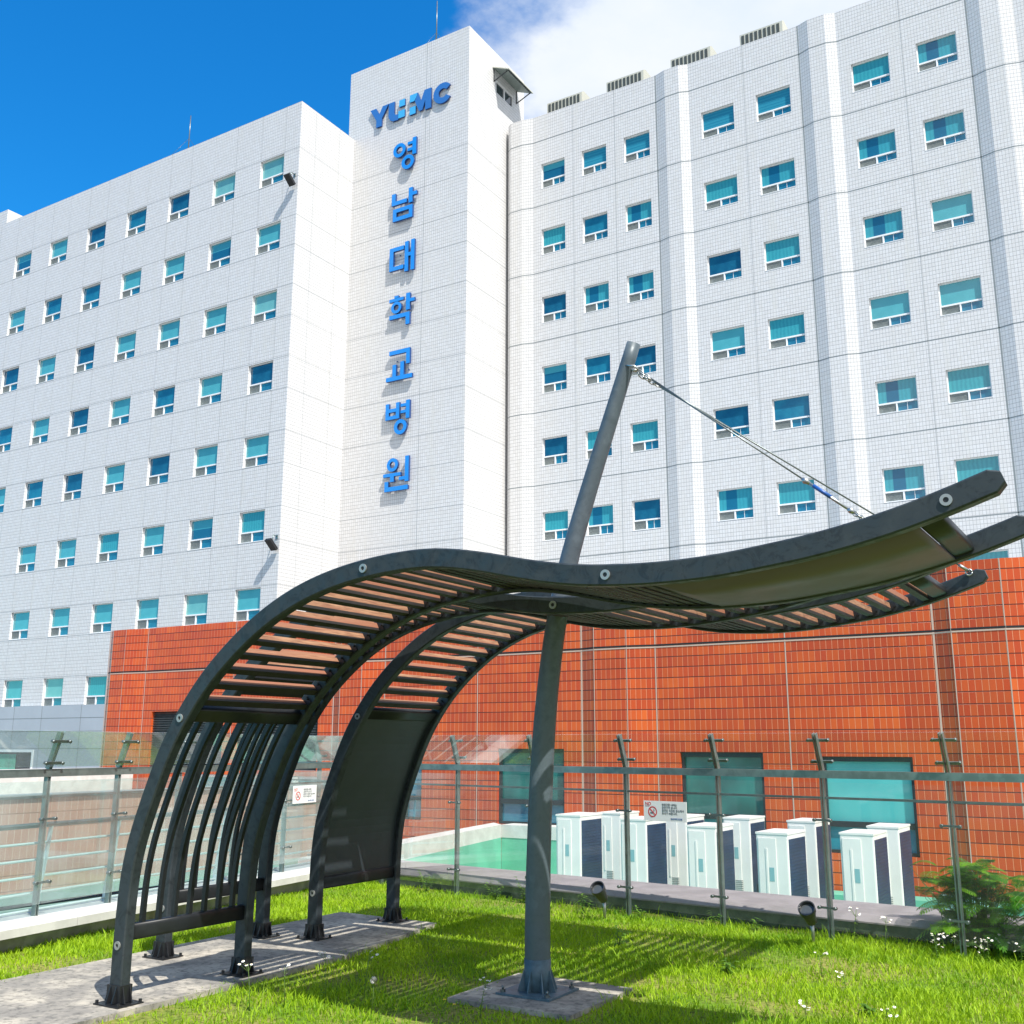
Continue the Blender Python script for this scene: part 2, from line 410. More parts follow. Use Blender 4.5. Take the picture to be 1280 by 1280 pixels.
# grey clad base storey in front of the wing
ga = thing('clad_annex', 'low grey metal clad annex under the left wing, beside the red block', 'building', (-50, 33.9, 0))
mb = MB(); facade(mb, -66, -36, -2, 3.55, 33.9, [(-54, -49.05, -.5, 1.35)])
mb.face([(-66, 33.9, 3.55), (-36, 33.9, 3.55), (-36, 34.19, 3.55), (-66, 34.19, 3.55)])
mb.face([(-36, 33.9, -2), (-36, 34.19, -2), (-36, 34.19, 3.55), (-36, 33.9, 3.55)])
sub(mb, 'wall', [M['grey_panel']], ga)
mb = MB()
for z in (2.93, 2.28, 1.45): hjoint(mb, [(-66, 33.9), (-36, 33.9)], z, .028)
for x in (-58, -54.4, -51.0, -48.7, -45.6, -42.5, -39.4): vjoint(mb, x, 33.9, -2, 3.55, .03)
sub(mb, 'panel_joints', [M['joint']], ga)
mb = MB(); mb.box(-54, -49.05, 33.86, 33.9, 1.25, 1.37); mb.box(-49.17, -49.05, 33.86, 33.9, -.5, 1.25); wf = sub(mb, 'window', [M['white_paint']], ga)
mb = MB(); mb.box(-54, -49.17, 34.0, 34.02, -.5, 1.25); sub(mb, 'pane', [M['pane_black']], wf)
mb = MB(); mb.box(-52.2, -50.6, 33.97, 33.99, -.5, 1.15); sub(mb, 'blind', [M['green_paint']], wf)

# ---------------------------------------------------------------- sign tower
YT, XT0, XT1, ZTT = 38.228, -33.6, -25.96, 36.86
tw = thing('stair_tower', 'tall windowless white tiled tower carrying the vertical blue lettering', 'tower', (-29.8, YT, 0))
mb = MB()
mb.face([(XT0, YT, -2), (XT1, YT, -2), (XT1, YT, ZTT), (XT0, YT, ZTT)])
hy = (40.75, 42.45, 34.55, 35.30)
ys = [YT, 40.75, 42.45, 43.55]
for a, b in zip(ys, ys[1:]):
    for c, d in ((-2, 34.55), (34.55, 35.30), (35.30, ZTT)):
        if a == 40.75 and c == 34.55: continue
        mb.face([(XT1, a, c), (XT1, b, c), (XT1, b, d), (XT1, a, d)])
for q in ([(40.75, 34.55), (40.75, 35.30)], [(40.75, 35.30), (42.45, 35.30)], [(42.45, 35.30), (42.45, 34.55)], [(42.45, 34.55), (40.75, 34.55)]):
    (a, b), (c, d) = q; mb.face([(XT1, a, b), (XT1, c, d), (XT1-.15, c, d), (XT1-.15, a, b)])
mb.face([(XT1, 43.55, -2), (XT0, 43.55, -2), (XT0, 43.55, ZTT), (XT1, 43.55, ZTT)])
mb.face([(XT0, 43.55, -2), (XT0, YT, -2), (XT0, YT, ZTT), (XT0, 43.55, ZTT)])
mb.face([(XT0, YT, ZTT), (XT1, YT, ZTT), (XT1, 43.55, ZTT), (XT0, 43.55, ZTT)], 1)
sub(mb, 'wall', [M['white_tile'], M['roof']], tw)
mb = MB()
for k in range(8):
    for z in (30.33-3.615*k, 28.755-3.615*k): hjoint(mb, [(XT0+.42, YT), (XT1, YT), (XT1, 41.75)], z, .02)
vjoint(mb, -28.55, YT, 8, ZTT, .03); vjoint(mb, -28.30, YT, 29.8, ZTT, .02)
sub(mb, 'panel_joints', [M['joint_soft']], tw)
mb = MB()
for a, b, c, d in ((40.75, 42.45, 34.55, 34.61), (40.75, 42.45, 35.24, 35.30), (40.75, 40.81, 34.61, 35.24), (42.39, 42.45, 34.61, 35.24), (41.56, 41.64, 34.61, 35.24)):
    mb.box(XT1-.10, XT1-.02, a, b, c, d)
wf = sub(mb, 'window', [M['white_paint']], tw)
mb = MB(); mb.box(XT1-.09, XT1-.08, 40.81, 42.39, 34.61, 35.24); sub(mb, 'pane', [M['pane_black']], wf)
# awning over that window
aw = MB(); A = [(XT1, 40.45), (XT1, 42.75)]
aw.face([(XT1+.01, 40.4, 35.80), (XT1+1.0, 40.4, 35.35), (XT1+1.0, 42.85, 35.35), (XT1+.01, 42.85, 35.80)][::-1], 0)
aw.face([(XT1+.01, 40.4, 35.86), (XT1+1.0, 40.4, 35.41), (XT1+1.0, 42.85, 35.41), (XT1+.01, 42.85, 35.86)], 1)
for a, b in (((XT1+.01, 40.4), (XT1+1.0, 40.4)), ((XT1+1.0, 40.4), (XT1+1.0, 42.85)), ((XT1+1.0, 42.85), (XT1+.01, 42.85))):
    za = 35.80 if a[0] < XT1+.5 else 35.35; zb = 35.80 if b[0] < XT1+.5 else 35.35
    aw.face([(*a, za), (*b, zb), (*b, zb+.06), (*a, za+.06)], 1)
sa = sub(aw, 'awning', [M['awning'], M['cowl']], tw)
mb = MB()
for y in (40.5, 42.75):
    mb.tube([(XT1+.02, y, 35.05), (XT1+.85, y, 35.38)], .03, 6); mb.tube([(XT1+.02, y, 35.05), (XT1+.02, y, 35.75)], .025, 6)
mb.tube([(XT1+.9, 40.5, 35.36), (XT1+.9, 42.75, 35.36)], .03, 6)
sub(mb, 'bracket', [M['dark_frame']], sa)

# ---------------------------------------------------------------- lettering on the tower
SD, ST = .12, .09   # letter depth and stand-off
def tower3(cx, cz):
    return lambda u, v, w: (cx+u, YT-ST-SD+w, cz+v)
def hangul(cx, cz, parts):
    W, H = 1.56, 1.62; f = lambda u, v: ((u-.5)*W, (v-.5)*H)
    mb = MB(); to = tower3(cx, cz)
    for p in parts:
        if p[0] == 'r':
            a, b = f(p[1], p[2]), f(p[3], p[4]); mb.prism([(a[0], a[1]), (b[0], a[1]), (b[0], b[1]), (a[0], b[1])], to, SD, 0, 1)
        else:
            c = f(p[1], p[2]); ro = p[3]*W; ri = p[4]*W; n = 30
            i = len(mb.v)
            for w in (0, SD):
                for r in (ro, ri):
                    mb.v += [to(c[0]+r*math.cos(2*math.pi*k/n), c[1]+r*math.sin(2*math.pi*k/n), w) for k in range(n)]
            for k in range(n):
                q = (k+1) % n
                for fc, mi in (((i+k, i+q, i+n+q, i+n+k), 0), ((i+2*n+q, i+2*n+k, i+3*n+k, i+3*n+q), 0), ((i+q, i+k, i+2*n+k, i+2*n+q), 1), ((i+n+k, i+n+q, i+3*n+q, i+3*n+k), 1)):
                    mb.f.append(fc); mb.m.append(mi); mb.sm.append(False)
    for u in (.35, .8): 
        for v in (.3, .62): 
            q = f(u, v); mb.box(cx+q[0]-.02, cx+q[0]+.02, YT-ST, YT, cz+q[1]-.02, cz+q[1]+.02, 1)
    return mb
T = .15
H7 = {
 'yeong': [('o', .27, .72, .25, .13), ('r', .80, .42, .95, 1.0), ('r', .60, .80, .80, .90), ('r', .60, .58, .80, .68), ('o', .62, .22, .25, .125)],
 'nam': [('r', .02, .55, .17, .95), ('r', .17, .55, .62, .68), ('r', .70, .50, .85, 1.0), ('r', .85, .72, 1.02, .84), ('r', .08, 0, .22, .42), ('r', .72, 0, .86, .42), ('r', .22, .29, .72, .42), ('r', .22, 0, .72, .13)],
 'dae': [('r', .0, .12, .15, .88), ('r', .15, .75, .56, .88), ('r', .15, .12, .56, .25), ('r', .60, 0, .74, .98), ('r', .84, 0, .98, 1.0), ('r', .74, .48, .84, .60)],
 'hak': [('r', .24, .93, .40, 1.0), ('r', .04, .82, .60, .92), ('o', .32, .62, .20, .10), ('r', .70, .46, .85, 1.0), ('r', .85, .70, 1.03, .81), ('r', .06, .26, .85, .39), ('r', .70, 0, .85, .26)],
 'gyo': [('r', .10, .82, .90, .95), ('r', .76, .46, .90, .82), ('r', .24, .13, .38, .50), ('r', .54, .13, .68, .56), ('r', .0, .0, 1.0, .13)],
 'byeong': [('r', .02, .48, .15, .98), ('r', .42, .48, .55, .98), ('r', .15, .70, .42, .81), ('r', .15, .48, .42, .59), ('r', .80, .44, .94, 1.0), ('r', .60, .82, .80, .91), ('r', .60, .62, .80, .71), ('o', .60, .21, .24, .12)],
 'won': [('o', .34, .79, .21, .105), ('r', .0, .44, .66, .54), ('r', .27, .28, .41, .44), ('r', .82, .24, .96, 1.0), ('r', .60, .30, .82, .40), ('r', .06, .0, .20, .30), ('r', .20, .0, .94, .13)]}
ST_NAME = ST
vs = thing('hospital_name_sign', 'column of seven blue Korean letters running down the white tower', 'sign', (-29.66, YT-ST, 13))
for (nm, parts), cz in zip(H7.items(), (30.75, 28.0, 25.15, 22.35, 19.58, 16.86, 14.1)):
    sub(hangul(-29.66, cz, parts), 'letter', [M['sign_blue'], M['sign_side']], vs, (-29.66, YT-ST, cz))
ST, SD = .035, .09
ls = thing('logo_sign', 'blue YUMC letters with light blue squares near the top of the tower', 'sign', (-29.5, YT-ST, 32.95))
to = tower3(-32.08, 32.96); k_ = 1.0
def poly_letter(polys, m0):
    mb = MB()
    for p in polys: mb.prism(p[::1], to, SD, 0, 1)
    return sub(mb, 'letter', [m0, M['sign_side']], ls)
poly_letter([[(.42, 0), (.78, 0), (.78, .42), (1.2, 1.13), (.82, 1.13), (.61, .72), (.38, 1.13), (0, 1.13), (.42, .42)]], M['logo_blue'])
poly_letter([[(1.22, 1.13), (1.22, .36), (1.32, .14), (1.5, .02), (1.85, 0), (1.85, .32), (1.68, .34), (1.59, .46), (1.59, 1.13)][::-1][::-1]], M['logo_blue'])
for a, b, c, d in ((1.86, 2.27, .06, .47), (1.90, 2.27, .70, 1.08)): poly_letter([[(a, c), (b, c), (b, d), (a, d)]], M['logo_cyan'])
for p in ([(2.58, .72), (2.86, .72), (3.0, .92), (3.06, 1.13), (2.58, 1.13)], [(2.58, 0), (2.96, 0), (2.96, .42), (2.58, .42)]): poly_letter([p], M['logo_cyan'])
poly_letter([[(3.18, .04), (3.38, .04), (3.56, .56), (3.56, 0), (3.92, 0), (3.92, 1.13), (3.5, 1.13), (3.29, .58), (3.08, 1.13), (2.90, .70)]], M['logo_blue'])
poly_letter([circ(4.63, .565, .57, 30, 35, 325)+circ(4.63, .565, .25, 24, 325, 35)], M['logo_blue'])

# ---------------------------------------------------------------- right hospital wing with pilasters
YR, ZRT = 41.7, 33.04
rw = thing('hospital_wing', 'white tiled hospital wing with chamfered pilasters and teal curtained windows, right of the tower', 'building', (-12, YR, 0))
bays = [(-24.33, -17.5, [(-23.84, 1.34), (-21.54, 1.34), (-19.25, 1.34)]), (-15.88, -10.63, [(-15.30, 1.56), (-12.70, 1.56)]), (-9.0, -3.77, [(-8.48, 1.56), (-5.82, 1.56)]), (-2.07, 3.1, [(-1.6, 1.56), (1.05, 1.56)])]
pil = [(-25.78, -25.55, -24.88, -24.33), (-17.5, -17.0, -16.29, -15.88), (-10.63, -10.17, -9.43, -9.0), (-3.77, -3.29, -2.59, -2.07)]
YP = YR-.16
wm_r1 = window_meshes(1.34, 1.36, 'narrow'); wm_r2 = window_meshes(1.56, 1.36, 'wide', .30)
mb = MB(); jm = MB(); jv = MB(); plan = []
for (a, b, c, d) in pil:
    plan += [(a, YR), (b, YP), (c, YP), (d, YR)]
plan.append((3.1, YR))
for (xa, ya), (xb, yb) in zip(plan, plan[1:]):
    bay = [q for q in bays if abs(q[0]-xa) < .01 and abs(q[1]-xb) < .01]
    if bay:
        hs = [(wx, wx+ww, 28.92-3.6*k, 30.28-3.6*k) for wx, ww in bay[0][2] for k in range(8)]
        facade(mb, xa, xb, -2, ZRT, YR, hs)
        ww_ = bay[0][2]
        for (p, w1), (q, w2) in zip(ww_, ww_[1:]): vjoint(jv, (p+w1+q)/2, YR, 0, ZRT, .02)
    else: mb.face([(xa, ya, -2), (xb, yb, -2), (xb, yb, ZRT), (xa, ya, ZRT)])
for z in [31.60-3.6*k for k in range(9)]: hjoint(jm, plan, z, .04, .004)
mb.face([(-25.78, 42.6, -2), (-25.78, YR, -2), (-25.78, YR, ZRT), (-25.78, 42.6, ZRT)])
mb.face([(x, y, ZRT) for x, y in plan]+[(3.1, 56, ZRT), (-25.78, 56, ZRT)], 1)
mb.face([(3.1, YR, -2), (3.1, 56, -2), (3.1, 56, ZRT), (3.1, YR, ZRT)]); mb.face([(3.1, 56, -2), (-25.78, 56, -2), (-25.78, 56, ZRT), (3.1, 56, ZRT)])
mb.face([(-25.78, 56, -2), (-25.78, 42.6, -2), (-25.78, 42.6, ZRT), (-25.78, 56, ZRT)])
sub(mb, 'wall', [M['white_tile'], M['roof']], rw)
for a, b, c, d in pil[1:]: vjoint(jm, a-.03, YR, 0, ZRT, .05)
sub(jm, 'storey_joints', [M['joint']], rw); sub(jv, 'panel_joints', [M['joint_soft']], rw)
mb = MB(); mb.box(-25.955, -25.785, 42.2, 42.4, -2, 32.6); sub(mb, 'expansion_joint', [M['dark_in']], rw)
RK = {0: [1, 4, 2, 1, 2, 4, 3, 0], 1: [5, 7, 3, 7, 4, 3, 3, 0], 2: [5, 3, 3, 2, 4, 2, 4, 0], 3: [5, 4, 2, 0, 2, 3, 4, 0], 4: [5, 3, 4, 4, 7, 4, 4, 0], 5: [4, 3, 3, 0, 3, 3, 4, 0], 6: [3, 3, 0, 0, 4, 4, 4, 0], 7: [3]*8, 8: [4]*8}
ci = 0
for a, b, ws in bays:
    for wx, ww in ws:
        for k in range(8): put_window(wm_r1 if ww < 1.4 else wm_r2, rw, wx+ww/2, YR, 28.92-3.6*k, RK[ci][k])
        ci += 1
# roof vent cowls
cw = thing('roof_vent', '', 'vent', (0, 0, 0), 0, 'roof vents along the right parapet')
mb = MB(); mb.box(-1.02, 1.02, 0, 1.6, -.5, 1.12)
mb.face([(-1.02, -.25, .0), (1.02, -.25, .0), (1.02, -.25, .95), (-1.02, -.25, .95)])
mb.face([(-1.02, -.25, .95), (1.02, -.25, .95), (1.02, 0, 1.12), (-1.02, 0, 1.12)])
for x in (-1.02, 1.02): mb.face([(x, -.25, 0), (x, -.25, .95), (x, 0, 1.12), (x, 0, 0)])
inst('housing', mb.mesh('vent housing', [M['cowl']]), cw)
mb = MB()
for k in range(9): mb.box(-.93+k*.21, -.80+k*.21, -.27, -.251, .12, .86)
inst('slots', mb.mesh('vent slots', [M['cowl_dark']]), cw)
for i, (x, lab) in enumerate(((-23.02, 'beige roof vent nearest the tower, on the right wing parapet'), (-19.58, 'second beige roof vent from the tower, on the right wing parapet'),
                              (-16.1, 'beige roof vent standing just behind the first free pilaster top'), (-12.6, 'beige roof vent furthest from the tower, on the right wing parapet'))):
    c = cw if i == 0 else copy_tree(cw)
    c.location = (x, 42.95, ZRT+.36); c['label'] = lab
# antennas
for nm, x, y, z, h, lab in (('roof_antenna', -42.5, 35.2, ZLT, 2.9, 'thin whip antenna standing on the left wing roof'), ('roof_antenna', -28.85, 39.4, ZTT, 3.4, 'stayed lightning rod on top of the sign tower')):
    t_ = thing(nm, lab, 'antenna', (x, y, z))
    mb = MB(); mb.tube([(x, y, z), (x, y, z+h*.65), (x, y, z+h)], [.04, .03, .025], 6); sub(mb, 'mast', [M['steel_dark']], t_)
    mb = MB()
    for a in range(3): mb.tube([(x+1.0*math.cos(a*2.1+.4), y+1.0*math.sin(a*2.1+.4), z), (x, y, z+1.5)], .008, 4)
    sub(mb, 'stay_wire', [M['steel_dark']], t_)
# facade floodlights
for (x, z, lab) in ((-33.42, 28.72, 'upper black floodlight on the corner of the left wing'), (-33.36, 10.70, 'lower black floodlight on the corner of the left wing')):
    t_ = thing('floodlight', lab, 'floodlight', (x, YL, z), 0, 'floodlights on the left wing corner')
    mb = MB(); mb.obox((x, YL-.34, z-.30), (1, 0, 0), (0, .75, -.66), (0, .66, .75), .17, .30, .07); sub(mb, 'lamp_housing', [M['black']], t_)
    mb = MB(); mb.tube([(x, YL, z+.12), (x, YL-.22, z+.16), (x, YL-.32, z-.16)], .025, 6); mb.box(x-.06, x+.06, YL-.03, YL, z+.02, z+.2); sub(mb, 'bracket', [M['steel']], t_)

# ---------------------------------------------------------------- red tiled podium
YB, ZBT = 20.2, 4.86
rp = thing('podium_block', 'low orange red tiled block in front of the white hospital wings', 'building', (-12, YB, 0))
YQ = YB-.12
bpil = [(-26.1, -25.85, -25.3, -24.5), (-17.5, -17.22, -16.55, -15.95), (-10.58, -10.24, -9.48, -8.90), (-3.41, -3.11, -2.22, -1.75), (3.4, 3.7, 4.6, 5.1)]
bwin = [(-16.35+.35, -14.78, -.05, 1.56), (-12.72, -11.05, -.05, 1.55), (-8.40, -6.70, -.25, 1.49), (-5.59, -3.96, -.29, 1.43)]
louv = [(-24.1, -21.3, 1.0, 2.52), (-20.8, -18.0, 1.0, 2.52)]
lowin = [(-22.6, -17.9, -.15, .86)]
bwin[0] = (-15.90, -14.78, -.05, 1.56)
mb = MB(); jm = MB(); jd = MB(); plan = []
for (a, b, c, d) in bpil: plan += [(a, YB), (b, YQ), (c, YQ), (d, YB)]
plan.append((8, YB))
for (xa, ya), (xb, yb) in zip(plan, plan[1:]):
    if abs(ya-YB) < .01 and abs(yb-YB) < .01:
        hs = [h for h in bwin+louv+lowin if xa < h[0] and h[1] < xb+.01 or (xa <= h[0] and h[1] <= xb)]
        facade(mb, xa, xb, -1.2, ZBT, YB, hs, 0, .16)
        x = xa+.15
        jm_x = [(xa+xb)/2-.0]
        for x in jm_x: vjoint(jm, x, YB, 1.6 if any(h[0] < x < h[1] for h in hs) else -1.2, ZBT, .024, .005)
    else: mb.face([(xa, ya, -1.2), (xb, yb, -1.2), (xb, yb, ZBT), (xa, ya, ZBT)])
for (a, b, c, d) in bpil:
    vjoint(jm, a-.02, YB, -1.2, ZBT, .036, .005); vjoint(jm, d+.02, YB, -1.2, ZBT, .026, .005)
    for x in (b, c): vjoint(jm, x, YQ, -1.2, ZBT, .018, .005)
hjoint(jd, plan, 3.65, .036, .006); hjoint(jm, plan, 3.61, .028, .008)
mb.face([(x, y, ZBT) for x, y in plan]+[(8, 41.0, ZBT), (-26.1, 41.0, ZBT)], 1)
mb.face([(-26.1, 41, -1.2), (-26.1, YB, -1.2), (-26.1, YB, ZBT), (-26.1, 41, ZBT)]); mb.face([(8, YB, -1.2), (8, 41, -1.2), (8, 41, ZBT), (8, YB, ZBT)])
sub(mb, 'wall', [M['red_tile'], M['roof']], rp)
sub(jm, 'pale_joints', [M['white_joint']], rp); sub(jd, 'dark_joint', [M['dark_in']], rp)
def red_window(h, style):
    a, b, c, d = h; t = .06; f = MB()
    y0, y1 = YB+.06, YB+.15
    f.box(a, a+t, y0, y1, c, d); f.box(b-t, b, y0, y1, c, d); f.box(a+t, b-t, y0, y1, d-t-.03, d); f.box(a+t, b-t, y0, y1, c, c+t)
    zm = c+(d-c)*.30; f.box(a+t, b-t, y0-.01, y1, zm-.05, zm+.05)
    xm = a+(b-a)*.56; f.box(xm-.03, xm+.03, y0-.005, y1, c+t, zm-.05)
    w = sub(f, 'window', [M['dark_frame']], rp)
    p = MB(); p.box(a+t, b-t, YB+.12, YB+.13, zm+.05, d-t-.03, 0); p.box(a+t, xm-.03, YB+.12, YB+.13, c+t, zm-.05, 1); p.box(xm+.03, b-t, YB+.12, YB+.13, c+t, zm-.05, 1)
    sub(p, 'pane', [style, M['pane_low']], w)
for h, st in zip(bwin, (PANES[7], M['pane_green'], M['pane_green'], M['pane_teal'])): red_window(h, st)
for a, b, c, d in louv:
    f = MB(); n = 24
    for k in range(n):
        z = c+(d-c)*k/n; f.face([(a, YB+.05, z), (b, YB+.05, z), (b, YB+.11, z+(d-c)/n*.9), (a, YB+.11, z+(d-c)/n*.9)])
    f.box(a, b, YB+.13, YB+.14, c, d); sub(f, 'louvre', [M['steel_dark']], rp)
a, b, c, d = lowin[0]
f = MB(); f.box(a, b, YB+.06, YB+.13, d-.06, d); f.box(a, b, YB+.06, YB+.13, c, c+.06); 
for k in range(5): x = a+(b-a-.06)*k/4; f.box(x, x+.06, YB+.06, YB+.13, c+.06, d-.06)
w = sub(f, 'window', [M['white_paint']], rp)
p = MB(); p.box(a, b, YB+.1, YB+.11, c+.06, d-.06); sub(p, 'pane', [M['pane_teal']], w)
for (x0, x1, z0, z1) in ((-19.05, -18.35, .02, .5), (-19.3, -18.6, .55, .84)):
    f = MB(); f.box(x0, x1, YB-.12, YB+.055, z0, z1)
    for k in range(6): f.box(x0+.05, x1-.05, YB-.135, YB-.121, z0+.05+k*(z1-z0-.1)/6, z0+.05+(k+.55)*(z1-z0-.1)/6, 1)
    sub(f, 'wall_vent', [M['ac_white'], M['grille']], rp)

# ---------------------------------------------------------------- ground, deck, kerbs
def quad_obj(name, pts, mat, kind='structure'):
    mb = MB(); mb.face(pts); o = mb.build(name, [mat]); tag(o, kind=kind); return o
gm, nt, o_ = new_mat('far ground'); t = NT(nt); t.bsdf(o_, t.mix(t.noise(t.coords(), .02, 5), (.16, .15, .13), (.24, .23, .21)), .95)
quad_obj('ground', [(-900, -900, -1.6), (900, -900, -1.6), (900, 900, -1.6), (-900, 900, -1.6)], gm)
dm, nt, o_ = new_mat('green deck coating'); t = NT(nt); f_ = t.noise(t.coords(), .8, 6)
t.bsdf(o_, t.mix(t.ramp(f_, .35, .65), (.15, .40, .29), (.20, .48, .36)), .6)
quad_obj('lower_deck', [(-32, 8.8, -1.1), (9, 8.8, -1.1), (9, 20.19, -1.1), (-32, 20.19, -1.1)], dm)
quad_obj('paved_deck', [(-32, 4.0, -.62), (-14.55, 4.0, -.62), (-14.55, 20.19, -.62), (-32, 20.19, -.62)], M['roof'])
quad_obj('gap_shade_floor', [(-14.2, -2, -1.05), (-9.2, -2, -1.05), (-9.2, 11.0, -1.05), (-14.2, 11.0, -1.05)], M['dark_in'])  # black sheet standing in for the shadow in the gap behind the coping
KA, KB = Vector((-8.45, 10.47, 0)), Vector((2.5, 9.28, 0))
kd = (KB-KA).normalized(); kn = Vector((kd.y, -kd.x, 0))      # kn points to the garden
def kp(t_, off, z): p = KA+kd*t_-kn*off; return (p.x, p.y, z)
soil, nt, o_ = new_mat('lawn soil'); t = NT(nt); co = t.coords()
f_ = t.noise(co, 1.6, 6, .6); g_ = t.noise(co, 26, 4, .6)
c_ = t.mix(t.ramp(f_, .38, .62), (.12, .23, .014), (.27, .26, .07)); c_ = t.mix(t.ramp(g_, .4, .7), c_, (.07, .09, .014))
t.bsdf(o_, c_, .95, 0, .2, bump=g_, bd=.02)
mb = MB(); mb.face([(-9.2, -6, 0), (9, -6, 0), (9, 8.6, 0), kp(11, 0, 0), kp(0, 0, 0), (-9.0, 10.5, 0), (-8.0, 4.0, 0)][:1]+[(9, -6, 0), (9, 8.6, 0), kp(11, .02, 0), kp(-.5, .02, 0)])
tag(mb.build('lawn_soil', [soil]), kind='structure')
kw = thing('kerb_wall', 'low algae green kerb with mauve top behind the right glass fence', 'kerb wall', (-3, 9.8, 0))
mb = MB(); L = 11.2
mb.face([kp(-.6, 0, -1.3), kp(L, 0, -1.3), kp(L, 0, .13), kp(-.6, 0, .13)]); mb.face([kp(L, .72, -1.3), kp(-.6, .72, -1.3), kp(-.6, .72, .17), kp(L, .72, .17)])
mb.face([kp(-.6, .72, -1.3), kp(-.6, 0, -1.3), kp(-.6, 0, .13), kp(-.6, .72, .17)]); mb.face([kp(L, 0, -1.3), kp(L, .72, -1.3), kp(L, .72, .17), kp(L, 0, .13)])
sub(mb, 'kerb_body', [M['green_conc']], kw)
mb = MB(); e = .008
mb.face([kp(-.6, -.015, .131), kp(L, -.015, .131), kp(L, .06, .175), kp(-.6, .06, .175)]); mb.face([kp(-.6, .06, .175), kp(L, .06, .175), kp(L, .75, .185), kp(-.6, .75, .185)])
mb.face([kp(-.6, -.015, .118), kp(L, -.015, .118), kp(L, -.015, .131), kp(-.6, -.015, .131)])
sub(mb, 'membrane_top', [M['mauve']], kw)
# left kerb with white coping, perpendicular to the right one
LA = Vector((-8.90, 10.46, 0)); ld = Vector((-.135, 1, 0)).normalized(); ln = Vector((ld.y, -ld.x, 0))   # ln towards the garden (+x)
def lp(s, off, z): p = LA-ld*s+ln*off; return (p.x, p.y, z)
lk = thing('kerb_wall', 'low concrete kerb with white stone coping along the left glass fence', 'kerb wall', (-8.4, 7, 0))
mb = MB(); L2 = 9.5
def lbox(mb, s0, s1, o0, o1, z0, z1, mi=0):
    P = [lp(s0, o0, z0), lp(s0, o1, z0), lp(s1, o1, z0), lp(s1, o0, z0), lp(s0, o0, z1), lp(s0, o1, z1), lp(s1, o1, z1), lp(s1, o0, z1)]
    i = len(mb.v); mb.v += P
    for q in ((0, 1, 2, 3), (7, 6, 5, 4), (1, 0, 4, 5), (2, 1, 5, 6), (3, 2, 6, 7), (0, 3, 7, 4)): mb.f.append(tuple(i+j for j in q)); mb.m.append(mi); mb.sm.append(False)
lbox(mb, -.3, L2, -.25, .20, -1.3, .10); sub(mb, 'kerb_body', [M['concrete']], lk)
mb = MB()
s = -.3
while s < L2: lbox(mb, s+.003, min(s+1.2, L2)-.003, -.24, .36, .135, .20); s += 1.2
sub(mb, 'coping', [M['white_stone']], lk)
# concrete slabs on the lawn
conc, nt, o_ = new_mat('weathered slab concrete'); t = NT(nt); co = t.coords()
a_ = t.noise(co, 2.4, 8, .65); b_ = t.noise(co, 22, 5, .65)
c_ = t.mix(t.ramp(a_, .40, .60), (.46, .42, .35), (.25, .235, .21)); c_ = t.mix(t.ramp(b_, .46, .70, 0, .8), c_, (.11, .108, .10))
t.bsdf(o_, c_, .95, 0, .2, bump=b_, bd=.006)
SL = [(-6.98, 3.2), (-5.58, 3.2), (-5.56, 6.6), (-5.86, 8.28), (-7.02, 8.32)]
mb = MB(); mb.prism(SL, lambda u, v, w: (u, v, .035-w), .2); s1 = mb.build('concrete_slab', [conc]); tag(s1, 'long weathered concrete slab under the canopy legs', 'slab')
PD = [(-4.13, 5.97), (-3.24, 5.97), (-3.24, 6.85), (-4.13, 6.85)]
mb = MB(); mb.prism(PD, lambda u, v, w: (u, v, .03-w), .2); s2 = mb.build('concrete_slab', [conc]); tag(s2, 'small square concrete pad under the leaning mast', 'slab')

# ---------------------------------------------------------------- canopy shelters
CL = [(-5.748, 0), (-5.748, .4), (-5.737, .7), (-5.71, .9), (-5.66, 1.08), (-5.575, 1.3), (-5.46, 1.56), (-5.33, 1.77), (-5.16, 1.98), (-4.95, 2.17), (-4.70, 2.345), (-4.42, 2.48), (-4.13, 2.565), (-3.83, 2.612), (-3.53, 2.63), (-3.30, 2.615), (-3.05, 2.57), (-2.8, 2.51), (-2.55, 2.463), (-2.33, 2.44), (-2.05, 2.428), (-1.75, 2.437), (-1.5, 2.463), (-1.3, 2.488), (-1.1, 2.524), (-.88, 2.575), (-.68, 2.635), (-.515, 2.69)]
def catmull(P, n=6):
    P = [np.array(p, float) for p in P]; Q = [2*P[0]-P[1]]+P+[2*P[-1]-P[-2]]; out = []
    for i in range(1, len(Q)-2):
        for k in range(n):
            t = k/n; a, b, c, d = Q[i-1], Q[i], Q[i+1], Q[i+2]
            out.append(.5*((2*b)+(-a+c)*t+(2*a-5*b+4*c-d)*t*t+(-a+3*b-3*c+d)*t**3))
    out.append(P[-1]); return np.array(out)
PR = catmull(CL)
# light smoothing of the traced profile
for _ in range(6): PR[8:-1] = .5*PR[8:-1]+.25*(PR[7:-2]+PR[9:])
seg = np.hypot(*np.diff(PR, axis=0).T); ARC = np.concatenate([[0], np.cumsum(seg)])
def at_arc(s):
    i = min(max(np.searchsorted(ARC, s)-1, 0), len(PR)-2); f = (s-ARC[i])/(ARC[i+1]-ARC[i]); p = PR[i]*(1-f)+PR[i+1]*f
    a, b = PR[max(i-1, 0)], PR[min(i+2, len(PR)-1)]; d = (b-a)/np.hypot(*(b-a)); return p, d
def arc_at_x(x):
    for i in range(len(PR)-1):
        if PR[i][0] < x <= PR[i+1][0] and PR[i][1] > 1.2: return ARC[i]+(x-PR[i][0])/(PR[i+1][0]-PR[i][0])*seg[i]
def arc_at_z(z):
    for i in range(len(PR)-1):
        if PR[i][1] <= z < PR[i+1][1]: return ARC[i]+(z-PR[i][1])/(PR[i+1][1]-PR[i][1])*seg[i]
